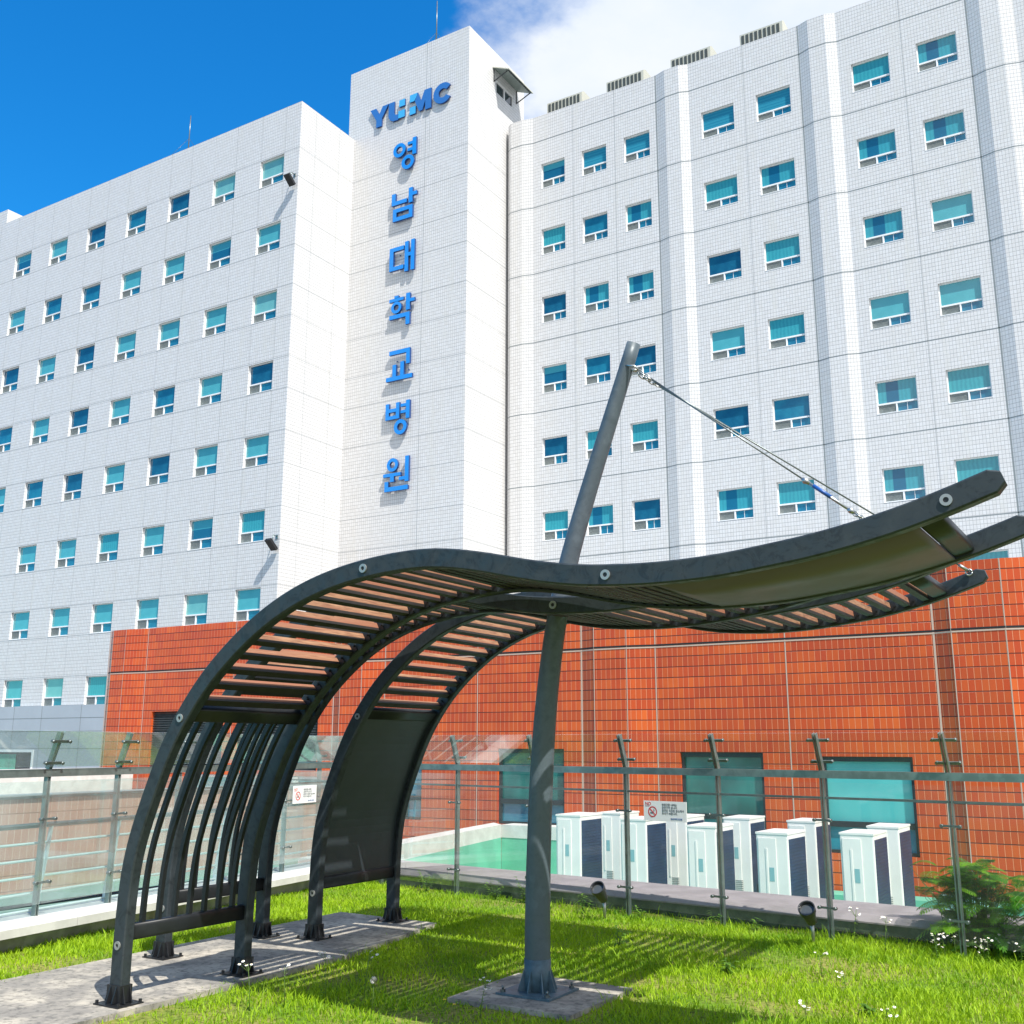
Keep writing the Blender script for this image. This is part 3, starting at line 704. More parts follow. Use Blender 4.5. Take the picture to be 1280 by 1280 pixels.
def shelter(label, dx, y0, y1, zs, kind, tailpanel):
    RWd, RD = .075, .11
    yc = (y0+y1)/2
    root = thing('canopy_shelter', label, 'canopy', (-5.75+dx, yc, 0), 0, 'curved canopy shelters on the lawn')
    X = lambda p: (p[0]+dx, p[1]*zs)
    def rib(ya):
        mb = MB(); rings = []; c = .008
        N = len(PR); sts = [ARC[0]]+list(ARC[1:-1])+[ARC[-1]]
        for s in sts:
            p, d = at_arc(s); n = np.array([-d[1], d[0]]); x, z = X(p); h = RD/2; w = RWd/2
            q = [(-w+c, -h), (w-c, -h), (w, -h+c), (w, h-c), (w-c, h), (-w+c, h), (-w, h-c), (-w, -h+c)]
            rings.append([(x+n[0]*b, ya+a, z+n[1]*b) for a, b in q])
        p, d = at_arc(ARC[-1]); n = np.array([-d[1], d[0]]); x, z = X(p+d*.045); w = RWd/2; h = .028
        q = [(-w+c, -h), (w-c, -h), (w, -h+c), (w, h-c), (w-c, h), (-w+c, h), (-w, h-c), (-w, -h+c)]
        rings.append([(x+n[0]*b, ya+a, z+n[1]*b) for a, b in q])
        mb.sweep(rings, 0, False)
        return sub(mb, 'rib', [M['rib']], root)
    ribs = [rib(y0+RWd/2), rib(y1-RWd/2)]
    for r, yy in zip(ribs, (y0+RWd/2, y1-RWd/2)):
        x = -5.748+dx; mb = MB()
        for sx, sy in ((0, 0),): mb.box(x-.062, x+.062, yy-.046, yy+.046, .05, .15)
        for ax, ay in ((1, 0), (-1, 0), (0, 1), (0, -1)):
            e = .062 if ax else .046
            for off in (-.03, .03):
                tx, ty = (0, off) if ax else (off, 0)
                P = [(e, .05), (e+.030, .05), (e+.003, .14), (e, .145)]
                A = [(x+ax*u+tx*.9-(.004 if ay else 0), yy+ay*u+ty*.9-(.004 if ax else 0), v) for u, v in P]
                B = [(a+(.008 if ay else 0), b+(.008 if ax else 0), c) for a, b, c in A]
                i = len(mb.v); mb.v += A+B
                for q in ((0, 1, 2, 3), (7, 6, 5, 4), (0, 4, 5, 1), (1, 5, 6, 2), (2, 6, 7, 3), (3, 7, 4, 0)): mb.f.append(tuple(i+j for j in q)); mb.m.append(0); mb.sm.append(False)
        sub(mb, 'foot_boot', [M['blackpaint']], r)
        mb = MB(); mb.box(x-.115, x+.115, yy-.098, yy+.098, .036, .044)
        for sx in (-1, 1):
            for sy in (-1, 1): mb.tube([(x+sx*.10, yy+sy*.082, .044), (x+sx*.10, yy+sy*.082, .062)], .011, 6, 0, True, False)
        sub(mb, 'base_plate', [M['blackpaint']], r)
    ya, yb = y0+RWd, y1-RWd
    def beam(s, hh=.05, tt=.03, name='cross_beam', shift=0.0):
        p, d = at_arc(s); n = np.array([-d[1], d[0]]); x, z = X(p+n*shift); mb = MB(); rings = []
        for y, k in ((ya-.001, 1.0), (yb+.001, 1.0)):
            R = []
            for a in range(16):
                th = 2*math.pi*(a+.5)/16; cx = math.copysign(abs(math.cos(th))**.35, math.cos(th)); cy = math.copysign(abs(math.sin(th))**.35, math.sin(th))
                R.append((x+d[0]*cx*hh+n[0]*cy*tt, y, z+d[1]*cx*hh+n[1]*cy*tt))
            rings.append(R)
        mb.sweep(rings, 0, True); return sub(mb, name, [M['beam']], root)
    s_low, s_up = arc_at_z(.45), arc_at_z(1.80)
    beam(s_low); beam(s_up); s_end = arc_at_x(-.80); beam(s_end, .055, .035)
    if kind == 'rods':
        mb = MB(); n = 7; ss = np.linspace(s_low+.03, s_up-.03, 22)
        for k in range(n):
            y = ya+(yb-ya)*(k+.75)/(n+.5); rings = []
            for s in ss:
                p, d = at_arc(s); nn = np.array([-d[1], d[0]]); x, z = X(p)
                rings.append([(x+nn[0]*b, y+a, z+nn[1]*b) for a, b in ((-.014, -.016), (.014, -.016), (.014, .016), (-.014, .016))])
            mb.sweep(rings, 0, False)
        sub(mb, 'rod_screen', [M['beam']], root)
    else:
        mb = MB(); ss = np.linspace(s_low+.02, s_up-.02, 22); rings = []
        for s in ss:
            p, d = at_arc(s); nn = np.array([-d[1], d[0]]); x, z = X(p)
            rings.append([(x+nn[0]*b, a, z+nn[1]*b) for a, b in ((ya, -.012), (yb, -.012), (yb, .0), (ya, .0))])
        mb.sweep(rings, 0, False); sub(mb, 'back_panel', [M['panel']], root)
    mb = MB(); bks = [MB(), MB()]; bt = MB(); s = s_up+.11; s_stop = arc_at_x(-2.12) if tailpanel else s_end-.09
    while s < s_stop:
        p, d = at_arc(s); nn = np.array([-d[1], d[0]]); x, z = X(p-nn*.004)
        mb.obox((x+nn[0]*.012, yc, z+nn[1]*.012), (d[0], 0, d[1]), (0, 1, 0), (nn[0], 0, nn[1]), .0205, (yb-ya)/2-.012, .020)
        bt.obox((x-nn[0]*.019, yc, z-nn[1]*.019), (d[0], 0, d[1]), (0, 1, 0), (nn[0], 0, nn[1]), .022, (yb-ya)/2-.012, .0105)  # added dark strip that puts shade on the slat's inner face
        for bk, yy in zip(bks, (ya+.006, yb-.006)):
            bk.obox((x+d[0]*.012, yy, z+d[1]*.012), (d[0], 0, d[1]), (0, 1, 0), (nn[0], 0, nn[1]), .046, .005, .038)
            for e in (-.032, .05): 
                yq = yy+(.012 if yy < yc else -.012)
                bk.obox((x+d[0]*(e+.004), yq, z+d[1]*(e+.004)-.0), (d[0], 0, d[1]), (0, 1, 0), (nn[0], 0, nn[1]), .006, .006, .006)
        s += .072 if -3.62 < p[0] < -2.15 else .137
    sub(mb, 'slats', [M['wood']], root); sub(bt, 'slat_shade_strips', [M['slat_shade']], root)
    for bk in bks: sub(bk, 'slat_brackets', [M['beam']], root)
    if tailpanel:
        mb = MB(); rings = []
        for s in np.linspace(arc_at_x(-2.10), s_end-.05, 30):
            p, d = at_arc(s); nn = np.array([-d[1], d[0]]); x, z = X(p)
            rings.append([(x+nn[0]*b, a, z+nn[1]*b) for a, b in ((ya+.0, -.046), (yb-.0, -.046), (yb, -.034), (ya, -.034))])
        mb.sweep(rings, 0, True)
        for i in range(len(mb.sm)): mb.sm[i] = (i % 4 in (0, 2))
        sub(mb, 'canopy_sheet', [M['sheet']], root)
        beam(arc_at_x(-2.12), .03, .04)
    # bolt washers on the near face of the near rib
    for s in (arc_at_z(.38), arc_at_z(1.77), arc_at_x(-3.88), arc_at_x(-2.32), arc_at_x(-.70)):
        p, d = at_arc(s); x, z = X(p); yf = y0-.001
        mb = MB(); n = 20; ri, ro = .012, .026; i = len(mb.v)
        for y, rr in ((yf, ro), (yf-.008, ro), (yf-.008, ri), (yf, ri)): mb.v += [(x+rr*math.cos(2*math.pi*k/n), y, z+rr*math.sin(2*math.pi*k/n)) for k in range(n)]
        for b in range(3):
            for k in range(n): q = (k+1) % n; mb.f.append((i+b*n+k, i+b*n+q, i+b*n+n+q, i+b*n+n+k)); mb.m.append(0); mb.sm.append(False)
        i = len(mb.v); mb.v += [(x+.0125*math.cos(math.pi*k/3), yf-.004, z+.0125*math.sin(math.pi*k/3)) for k in range(6)]
        mb.f.append(tuple(i+k for k in range(6))); mb.m.append(1); mb.sm.append(False)
        sub(mb, 'bolt_washer', [M['washer'], M['black']], ribs[0])
    return root, X, s_end
M1 = shelter('nearest slate canopy, with a rod screen and a metal sheet under its raised end', 0.0, 4.69, 5.805, 1.0, 'rods', True)
M2 = shelter('middle slate canopy with a rod screen, set back between the other two', -.95, 5.85, 6.965, 1.018, 'rods', False)
M3 = shelter('farthest slate canopy, with a solid dark panel between its legs', -.52, 7.06, 8.195, 1.042, 'panel', False)

# ---------------------------------------------------------------- mast and cables
mt = thing('mast', 'tall blue grey steel mast leaning through the canopies from its concrete pad', 'mast', (-3.71, 6.4, .03))
mp_ = [(-3.712, .0), (-3.712, .4), (-3.704, .8), (-3.686, 1.2), (-3.672, 1.45), (-3.645, 1.79), (-3.605, 2.1), (-3.549, 2.45), (-3.446, 2.87), (-3.253, 3.42), (-3.088, 3.865), (-2.915, 4.345)]
mpc = catmull(mp_, 4)
for _ in range(8): mpc[1:-1] = .5*mpc[1:-1]+.25*(mpc[:-2]+mpc[2:])
mb = MB(); rad = np.interp(mpc[:, 1], [0, .7, 1.5, 2.45, 2.87, 3.4, 3.87, 4.35], [.086, .083, .079, .071, .066, .060, .055, .049])
mb.tube([(x, 6.4, z+.03) for x, z in mpc], list(rad), 32); sub(mb, 'pole', [M['mast']], mt)
mb = MB(); x, y = -3.712, 6.4
mb.box(x-.20, x+.20, y-.20, y+.20, .031, .045)
mb.tube([(x, y, .045), (x, y, .24)], .0885, 32)
for k in range(8):
    a = k*math.pi/4; ca, sa_ = math.cos(a), math.sin(a)
    P = [(.087, .045), (.135, .045), (.093, .17), (.087, .17)]
    A = [(x+ca*u-sa_*.004, y+sa_*u+ca*.004, v) for u, v in P]; B = [(x+ca*u+sa_*.004, y+sa_*u-ca*.004, v) for u, v in P]
    i = len(mb.v); mb.v += A+B
    for q in ((0, 1, 2, 3), (7, 6, 5, 4), (0, 4, 5, 1), (1, 5, 6, 2), (2, 6, 7, 3), (3, 7, 4, 0)): mb.f.append(tuple(i+j for j in q)); mb.m.append(0); mb.sm.append(False)
sub(mb, 'base_plate', [M['mast_base']], mt)
for sx in (-1, 1):
    for sy in (-1, 1):
        b = MB(); bx, by = x+sx*.165, y+sy*.165; b.tube([(bx, by, .045), (bx, by, .062)], .017, 6, 0, True, False); b.tube([(bx, by, .062), (bx, by, .085)], .008, 8); sub(b, 'anchor_bolt', [M['steel_dark']], mt)
mb = MB(); mb.tube([(-2.96, 6.4, 4.19), (-2.88, 6.385, 4.16)], .012, 6); mb.tube([(-2.97, 6.36, 4.21), (-2.89, 6.35, 4.185), (-2.87, 6.375, 4.16)], .009, 6); sub(mb, 'eye_lug', [M['zinc']], mt)
def cable(label, A, B, turn):
    A, B = Vector(A), Vector(B); t_ = thing('stay_cable', label, 'cable', tuple(A)); d = (B-A)
    def P(f, o=0): return A+d*f+Vector((0, 0, o))
    mb = MB(); mb.tube([P(.06), P(turn[0] if turn else .97)], .0058, 6); mb.tube([P(.06, .009), P(.35, .004)], .0045, 6)
    sub(mb, 'wire', [M['steel_dark']], t_)
    mb = MB()
    for k in range(4):
        c = P(.008+.014*k); u = d.normalized(); v = u.cross(Vector((0, 0, 1) if k % 2 else (0, 1, 0))).normalized()
        mb.tube([c+u*.030*math.cos(a)+v*.014*math.sin(a) for a in np.linspace(0, 2*math.pi, 13)], .005, 5)
    sub(mb, 'shackle_chain', [M['zinc']], t_)
    if turn:
        a, b = turn
        mb = MB(); mb.tube([P(a), P(a+.012), P(a+.03)], [.010, .022, .010], 8); mb.tube([P(b-.02), P(b-.008), P(b+.005)], [.010, .02, .010], 8); mb.tube([P(a+.02), P(b)], .0095, 8)
        mb.tube([P(b), P(1.0)], .006, 6)
        for k in range(3):
            c = P(b+.012+.012*k); u = d.normalized(); v = u.cross(Vector((0, 0, 1) if k % 2 else (0, 1, 0))).normalized()
            mb.tube([c+u*.022*math.cos(w)+v*.013*math.sin(w) for w in np.linspace(0, 2*math.pi, 13)], .005, 5)
        tb = sub(mb, 'turnbuckle', [M['zinc']], t_)
        mb = MB(); mb.tube([P(a+.045, .002), P(a+.115, .002)], .0125, 8); sub(mb, 'blue_sleeve', [M['blue_plastic']], tb)
    else:
        mb = MB(); mb.tube([P(.97), P(1.0)], .012, 8); u = Vector((0, 0, 1)); mb.tube([B+Vector((.022*math.cos(w), 0, .022*math.sin(w)-.01)) for w in np.linspace(0, 6.283, 13)], .006, 5)
        sub(mb, 'eye_bolt', [M['zinc']], t_)
cable('upper stay wire with turnbuckle and blue sleeve between mast top and middle canopy', (-2.875, 6.385, 4.155), (-1.40, 6.40, 2.92), (.74, .94))
cable('lower stay wire from mast top to the eye bolt on the farthest canopy', (-2.875, 6.40, 4.135), (-1.10, 8.1, 2.84), None)

# ---------------------------------------------------------------- glass fences
def fence(label, org, d, n, posts, z0, glass, ext0, ext1, first):
    """org: start, d: run direction, n: inward normal, posts: distances"""
    root = thing('glass_fence', label, 'fence', tuple(org))
    P = lambda s, o, z: tuple(org+d*s+n*o+Vector((0, 0, z)))
    for s in posts:
        mb = MB()
        for o in (-.013, .013):
            c = org+d*(s)+n*0+d*o+Vector((0, 0, (z0+1.335)/2)); mb.obox(c, d, n, (0, 0, 1), .005, .022, (1.335-z0)/2)
        a, b = Vector(P(s, .0, 1.40)), Vector(P(s, .11, 1.715)); u = (b-a).normalized(); w = d.cross(u)
        for o in (-.013, .013): mb.obox((a+b)/2+d*o, d, w, u, .005, .024, (b-a).length/2)
        po = sub(mb, 'post', [M['steel']], root, P(s, 0, z0))
        mb = MB()
        for z in (z0+.27, .985):
            c = Vector(P(s, .045, z)); mb.obox(c, d, n, (0, 0, 1), .075, .008, .009)
            for e in (-.07, .07):
                mb.tube([c+d*e-n*.012, c+d*e+n*.028], .014, 10)
        for f in (.20, .78):
            c = a+(b-a)*f+w*(-.036); mb.obox(c, d, w, u, .095, .008, .012)
            for e in (-.09, .09): mb.tube([c+d*e+w*.012, c+d*e-w*.02], .014, 10)
        sub(mb, 'clamp', [M['steel_dark']], po)
    mb = MB(); A, B = P(-ext0, 0, 1.3675), P(posts[-1]+ext1, 0, 1.3675); c = (Vector(A)+Vector(B))/2
    mb.obox(c, d, n, (0, 0, 1), (Vector(B)-Vector(A)).length/2, .03, .0325); sub(mb, 'handrail', [M['steel']], root)
    mb = MB(); c2 = c-Vector((0, 0, .198)); mb.obox(c2, d, n, (0, 0, 1), (Vector(B)-Vector(A)).length/2, .008, .010); sub(mb, 'mid_rail', [M['steel_dark']], root)
    ss = [-ext0]+posts+[posts[-1]+ext1]
    for a, b in zip(ss, ss[1:]):
        mb = MB(); m = (a+b)/2; h = (b-a)/2-.006
        if h < .05: continue
        mb.obox(P(m, .055, (z0+.10+1.30)/2), d, n, (0, 0, 1), h, .005, (1.30-z0-.10)/2)
        q0, q1 = Vector(P(m, .045, 1.42)), Vector(P(m, .145, 1.72)); u = (q1-q0).normalized()
        mb.obox((q0+q1)/2, d, d.cross(u), u, h, .005, (q1-q0).length/2)
        sub(mb, 'glass_pane', [glass], root)
    return root
fd = Vector((1, -.150, 0)).normalized(); fn = Vector((fd.y, -fd.x, 0))
F0 = Vector((-10.6, 10.43+.2505, 0)); 
def fs(x): return (x-F0.x)/fd.x
fence('clear glass fence with steel posts along the right kerb before the white outdoor units', F0, fd, fn, [fs(x) for x in (-10.42, -9.28, -8.1, -6.905, -5.80, -4.655, -3.64, -2.625, -1.56, -.5, .56, 1.6)], 0.0, M['fence_glass'], .0, .5, True)
G0 = Vector((-8.93, 10.40, 0)); gd = Vector((.138, -1, 0)).normalized(); gn = Vector((-gd.y, gd.x, 0))
if gn.x < 0: gn = -gn
def gs(y): return (G0.y-y)/-gd.y
fence('dusty glass fence with steel posts along the left white coping', G0, gd, gn, [gs(y) for y in (9.35, 8.45, 7.55, 6.72, 5.90, 5.05, 4.2)], .20, M['fence_glass_dusty'], .0, .6, True)
# pale outer railing beyond the left coping
rl = thing('steel_railing', 'pale steel railing with five thin bars behind the left glass fence', 'railing', (-8.9, 7, 0))
gp = lambda y, o, z: Vector(G0+gd*gs(y)-gn*o+Vector((0, 0, z)))
for y in (9.2, 8.4, 7.6, 6.85, 6.05, 5.25, 4.4):
    mb = MB(); a = [gp(y, .16, -.05), gp(y, .16, .3), gp(y, .10, .62), gp(y, .06, .92)]
    rings = []
    for p, w in zip(a, (.03, .03, .022, .018)): rings.append([p+gd*sx*.006+gn*sy*w for sx, sy in ((-1, -1), (1, -1), (1, 1), (-1, 1))])
    mb.sweep(rings); sub(mb, 'post', [M['rail_white']], rl)
mb = MB(); mb.tube([gp(10.2, .06, .93), gp(3.6, .06, .93)], .022, 10); sub(mb, 'rail_reflection', [M['steel_dark']], rl)  # tube stands in for a blurred rail reflection in the glass
for z, o in ((.78, .09), (.64, .11), (.50, .13), (.36, .16), (.22, .17)):
    mb = MB(); mb.tube([gp(10.2, o, z), gp(3.6, o, z)], .011, 8); sub(mb, 'bar', [M['rail_white']], rl)
# low brick wall and pale beam further left
bw = thing('brick_wall', 'low red tiled wall with teal plinth seen through the left glass fence', 'wall', (-15, 12, 0))
mb = MB(); bx = -14.2
mb.box(bx-.3, bx, 4, 16.5, -.45, .86); sub(mb, 'wall_face', [M['hazed_tile']], bw)
mb = MB(); mb.box(bx-.28, bx+.04, 4, 16.5, -.60, -.452); mb.box(bx-.28, bx+.10, 4, 16.5, -.84, -.66); sub(mb, 'plinth', [M['plinth']], bw)
mb = MB(); mb.box(bx-.28, bx-.02, 4, 16.5, -1.3, -.84); sub(mb, 'gap_shade_base', [M['dark_in']], bw)  # black box added as the shadow of the gap below the plinth
mb = MB(); mb.box(bx-.34, bx+.05, 4, 16.5, .86, .90); sub(mb, 'coping', [M['joint']], bw)
pb = MB(); pb.box(-24.6, -24.2, 6, 19.8, .42, 1.02); o = pb.build('roof_beam', [M['white_stone']]); tag(o, 'long pale concrete beam running level behind the left glass fence', 'beam')

# parapet of the green roof well
pw = thing('parapet_wall', 'L shaped pale parapet with green painted inner face below the red block', 'parapet', (-12, 18, 0))
cA, cB, cC = Vector((-10.62, 12.2, 0)), Vector((-12.15, 19.45, 0)), Vector((8, 19.45, 0))
mb = MB(); gb = MB()
d_ = (cB-cA).normalized(); n_ = Vector((-d_.y, d_.x, 0))
if n_.x > 0: n_ = -n_
P0 = [cA, cB, cB+n_*.45+Vector((0, .5, 0)), cA+n_*.45]
mb.prism([(p.x, p.y) for p in P0], lambda u, v, w: (u, v, .0-w), .26)
P1 = [(cB.x+.001, cB.y), (-10.3, cB.y), (-10.3, cB.y+.5), (cB.x+.001, cB.y+.5)]
mb.prism(P1, lambda u, v, w: (u, v, -.002-w), .256)
sub(mb, 'coping', [M['white_stone']], pw)
gb.face([tuple(cA+Vector((0, 0, -1.1))), tuple(cB+Vector((0, .0, -1.1))), tuple(cB+Vector((0, .0, -.26))), tuple(cA+Vector((0, 0, -.26)))][::-1])
gb.face([(cB.x, cB.y+.01, -1.1), (-10.3, cB.y+.01, -1.1), (-10.3, cB.y+.01, -.258), (cB.x, cB.y+.01, -.258)])
gb.face([tuple(cA+n_*.44+Vector((0, 0, -1.1))), tuple(cA+Vector((0, 0, -1.1))), tuple(cA+Vector((0, 0, -.26))), tuple(cA+n_*.44+Vector((0, 0, -.26)))])
gb.box(-10.29, 8, 19.6, 20.15, -1.1, -.93)
sub(gb, 'green_face', [M['green_paint']], pw)
mb = MB()
for x in (-6.6, -5.0, -3.55, -1.9): mb.box(x, x+.72, 19.35, 19.62, -1.08, -.80)
sub(mb, 'pale_block', [M['teal_coat']], pw)

# ---------------------------------------------------------------- outdoor air conditioning units
ac = thing('outdoor_unit', '', 'air conditioner', (0, 0, 0), 0, 'white outdoor air conditioning units behind the fence')
W, D, H = .43, .72, 1.52   # origin: front left bottom corner; -y side carries the service cover, +x side the coil
b = bmesh.new()
mb = MB(); mb.box(0, W, 0, D, .06, H)
inst_b = mb.mesh('unit body', [M['ac_white']]); bmm = bmesh.new(); bmm.from_mesh(inst_b); bmesh.ops.bevel(bmm, geom=[e for e in bmm.edges], offset=.02, segments=2, profile=.7, affect='EDGES'); bmm.to_mesh(inst_b); bmm.free()
inst('casing', inst_b, ac)
mb = MB(); mb.box(-.006, W+.006, -.006, D+.006, H-.012, H+.014); inst('lid', mb.mesh('unit lid', [M['ac_white']]), ac)
mb = MB(); mb.box(.03, .27, -.010, .001, .12, H-.06)
mb.obox((.14, -.013, .97), (1, 0, 0), (0, 1, 0), (0, 0, 1), .012, .004, .36); mb.box(.36, .40, -.006, .001, .3, .42, 0)
inst('service_cover', mb.mesh('service cover', [M['ac_white']]), ac)
mb = MB(); mb.box(.17, .235, -.013, -.0105, .92, 1.09); inst('label_sticker', mb.mesh('label sticker', [M['teal']]), ac)
mb = MB()
for k in range(7): mb.box(.17, .29, -.014, -.0105, .42+k*.028, .434+k*.028)
inst('side_vent', mb.mesh('side vent', [M['grille']]), ac)
mb = MB(); mb.box(W-.002, W+.004, .04, D-.03, .12, H-.07, 0)
for k in range(30): mb.box(W+.004, W+.009, .05, D-.04, .14+k*.044, .146+k*.044, 0)
inst('coil', mb.mesh('coil', [M['navy_coil']]), ac)
mb = MB()
for x in (.05, W-.11):
    mb.box(x, x+.06, .1, .2, -.08, .062); mb.box(x, x+.06, D-.2, D-.1, -.08, .062)
inst('foot', mb.mesh('unit feet', [M['steel_dark']]), ac)
b.free()
acp = [(-8.34, 14.97, .55), (-7.27, 15.05, .52), (-5.99, 14.55, .5), (-4.86, 14.2, .48), (-3.82, 14.45, .5), (-8.42, 16.55, .5), (-7.14, 16.3, .5), (-6.17, 16.5, .5), (-5.10, 16.35, .5), (-3.80, 15.85, .5)]
acl = ['front row white outdoor unit beside the mast, leftmost of all', 'front row white outdoor unit under the left edge of the no smoking sign', 'front row white outdoor unit in front of the dark green window', 'front row white outdoor unit left of the pale teal window', 'front row white outdoor unit in front of the pale teal window',
       'rear row white outdoor unit nearest the mast', 'rear row white outdoor unit half hidden by the no smoking sign', 'rear row white outdoor unit in front of the dark green window', 'rear row white outdoor unit below the gap between two red wall windows', 'rear row white outdoor unit furthest right, in front of the pale teal window']
for i, ((x, y, zt), lab) in enumerate(zip(acp, acl)):
    c = ac if i == 0 else copy_tree(ac)
    c.location = (x, y, zt-H); c.rotation_euler = (0, 0, R_(random.uniform(-2.5, 1.0))); c['label'] = lab

# ---------------------------------------------------------------- no smoking signs
def text_mesh(body, size, mat):
    cu = bpy.data.curves.new('txt', 'FONT'); cu.body = body; cu.size = size; cu.extrude = .0006
    ob = bpy.data.objects.new('txt', cu); COL.objects.link(ob); bpy.context.view_layer.update()
    me = bpy.data.meshes.new_from_object(ob.evaluated_get(bpy.context.evaluated_depsgraph_get()))
    COL.objects.unlink(ob); bpy.data.objects.remove(ob); me.materials.clear(); me.materials.append(mat)
    me.transform(Matrix.Rotation(R_(90), 4, 'X')); return me
tx_no = text_mesh('NO', .042, M['red_ink'])
NSW, NSH = .475, .185
LINES = ['병원건물 내에는', '금연구역 입니다.', '흡연은 지정된 장소에서', '하시기 바랍니다.']
tx_l = [text_mesh(s, .025, M['black_ink']) for s in LINES]
tx_f = text_mesh('영남대학교병원', .020, M['blue_ink'])
def nosmoke(label, loc, rz, w=.475, h=.185):
    r = thing('no_smoking_sign', label, 'sign', loc, rz, 'no smoking signs on the glass fence')
    mb = MB(); mb.box(0, w, -.006, 0, 0, h); inst('board', mb.mesh('sign board', [M['sign_white']]), r)
    mb = MB(); cx, cz, n = .10, .085, 36; i = len(mb.v)
    for rr in (.050, .040): mb.v += [(cx+rr*math.cos(2*math.pi*k/n), -.0075, cz+rr*math.sin(2*math.pi*k/n)) for k in range(n)]
    for k in range(n): q = (k+1) % n; mb.f.append((i+k, i+q, i+n+q, i+n+k)); mb.m.append(0); mb.sm.append(False)
    mb.obox((cx, -.0078, cz), (.72, 0, -.69), (0, 1, 0), (.69, 0, .72), .043, .0004, .0045)
    mb.box(.018, .065, -.0072, -.0065, .135, .138)
    inst('red_ring', mb.mesh('red ring', [M['red_ink']]), r)
    mb = MB(); mb.box(cx-.028, cx+.018, -.0074, -.0066, cz-.016, cz-.006); mb.tube([(cx+.012, -.007, cz), (cx+.022, -.007, cz+.012), (cx+.010, -.007, cz+.018), (cx+.018, -.007, cz+.028)], .002, 5)
    inst('cigarette_mark', mb.mesh('cigarette mark', [M['black_ink']]), r)
    inst('red_lettering', tx_no, r, (.018, -.007, .145))
    for k, me in enumerate(tx_l): inst('lettering', me, r, (.205, -.007, .145-.027*k))
    inst('lettering', tx_f, r, (.30, -.007, .018)); return r
fr_z = math.atan2(fd.y, fd.x)
def on_fence(x, z, o=.066): p = F0+fd*fs(x)+fn*o; return (p.x, p.y, z)
nosmoke('white no smoking sign on the fence in front of the outdoor units', on_fence(-4.41, .905), fr_z)
gq = G0+gd*gs(9.40)+gn*.07
nosmoke('white no smoking sign seen between the rod screens and the solid panel', (gq.x, gq.y, .945), math.atan2(-gd.y, -gd.x), .475, .2)
# ---------------------------------------------------------------- garden spot lamps
for x, y, lab in ((-4.74, 9.44, 'black garden spot lamp by the mast, left of the two'), (-2.70, 9.20, 'black garden spot lamp further right along the kerb')):
    r = thing('garden_spotlight', lab, 'spotlight', (x, y, 0), 0, 'spot lamps at the kerb')
    mb = MB(); ax = Vector((.02, -.74, .66)).normalized(); c0 = Vector((x, y, .17))
    pts = [c0, c0+ax*.03, c0+ax*.10, c0+ax*.165, c0+ax*.18]
    mb.tube(pts, [.02, .042, .052, .064, .066], 24); mb.tube([c0+ax*.168, c0+ax*.215], [.069, .071], 24, 0, False); mb.tube([c0+ax*.215, c0+ax*.214], [.071, .062], 24, 0, False); mb.tube([c0+ax*.181, c0+ax*.214], [.060, .062], 24, 0, False); lh = sub(mb, 'lamp_head', [M['lamp']], r)
    mb = MB(); q = c0+ax*.184; u = ax.cross(Vector((0, 0, 1))).normalized(); v = ax.cross(u)
    mb.face([q+(u*math.cos(k*.314)+v*math.sin(k*.314))*.056 for k in range(20)]); sub(mb, 'lens', [M['lens']], lh)
    mb = MB(); mb.tube([(x, y, .0), (x, y, .10), tuple(c0+ax*.02)], [.014, .014, .018], 8); sub(mb, 'spike', [M['zinc']], r)

# ---------------------------------------------------------------- vegetation
def leaf_mat(name, a, b, tr=.35, bright=1.0):
    m, nt, o = new_mat(name); t = NT(nt)
    oi = t.n('ShaderNodeAttribute'); oi.attribute_name = 'tint'
    c = t.mix(oi.outputs['Fac'], a, b)
    d = t.n('ShaderNodeBsdfPrincipled'); t.l(c, d.inputs['Base Color']); d.inputs['Roughness'].default_value = .55; d.inputs['Specular IOR Level'].default_value = .25
    tl = t.n('ShaderNodeBsdfTranslucent'); t.l(t.mix(.5, c, (b[0]*1.2, b[1]*1.3, b[2]*.7)), tl.inputs[0])
    mx = t.n('ShaderNodeMixShader'); mx.inputs[0].default_value = tr; t.l(d.outputs[0], mx.inputs[1]); t.l(tl.outputs[0], mx.inputs[2]); t.l(mx.outputs[0], o.inputs[0]); return m
M['grass'] = leaf_mat('lawn grass', (.028, .165, .004), (.37, .54, .016), .28)
M['leaf'] = leaf_mat('shrub leaf', (.035, .16, .010), (.20, .42, .02), .4)
M['weed'] = leaf_mat('weed leaf', (.05, .15, .02), (.18, .33, .03), .35)
M['stem'] = plain('green stem', (.10, .17, .035), .7)
M['petal'] = plain('white petals', (.80, .80, .78), .6)
M['yellow'] = plain('yellow flower centre', (.70, .48, .02), .6)
M['puff'] = plain('dandelion fluff', (.62, .61, .58), .9)
def tinted(name, V, F, T, mat):
    me = bpy.data.meshes.new(name); me.from_pydata(V, [], F); me.materials.append(mat)
    a = me.attributes.new('tint', 'FLOAT', 'POINT'); a.data.foreach_set('value', np.array(T, np.float32)); return me
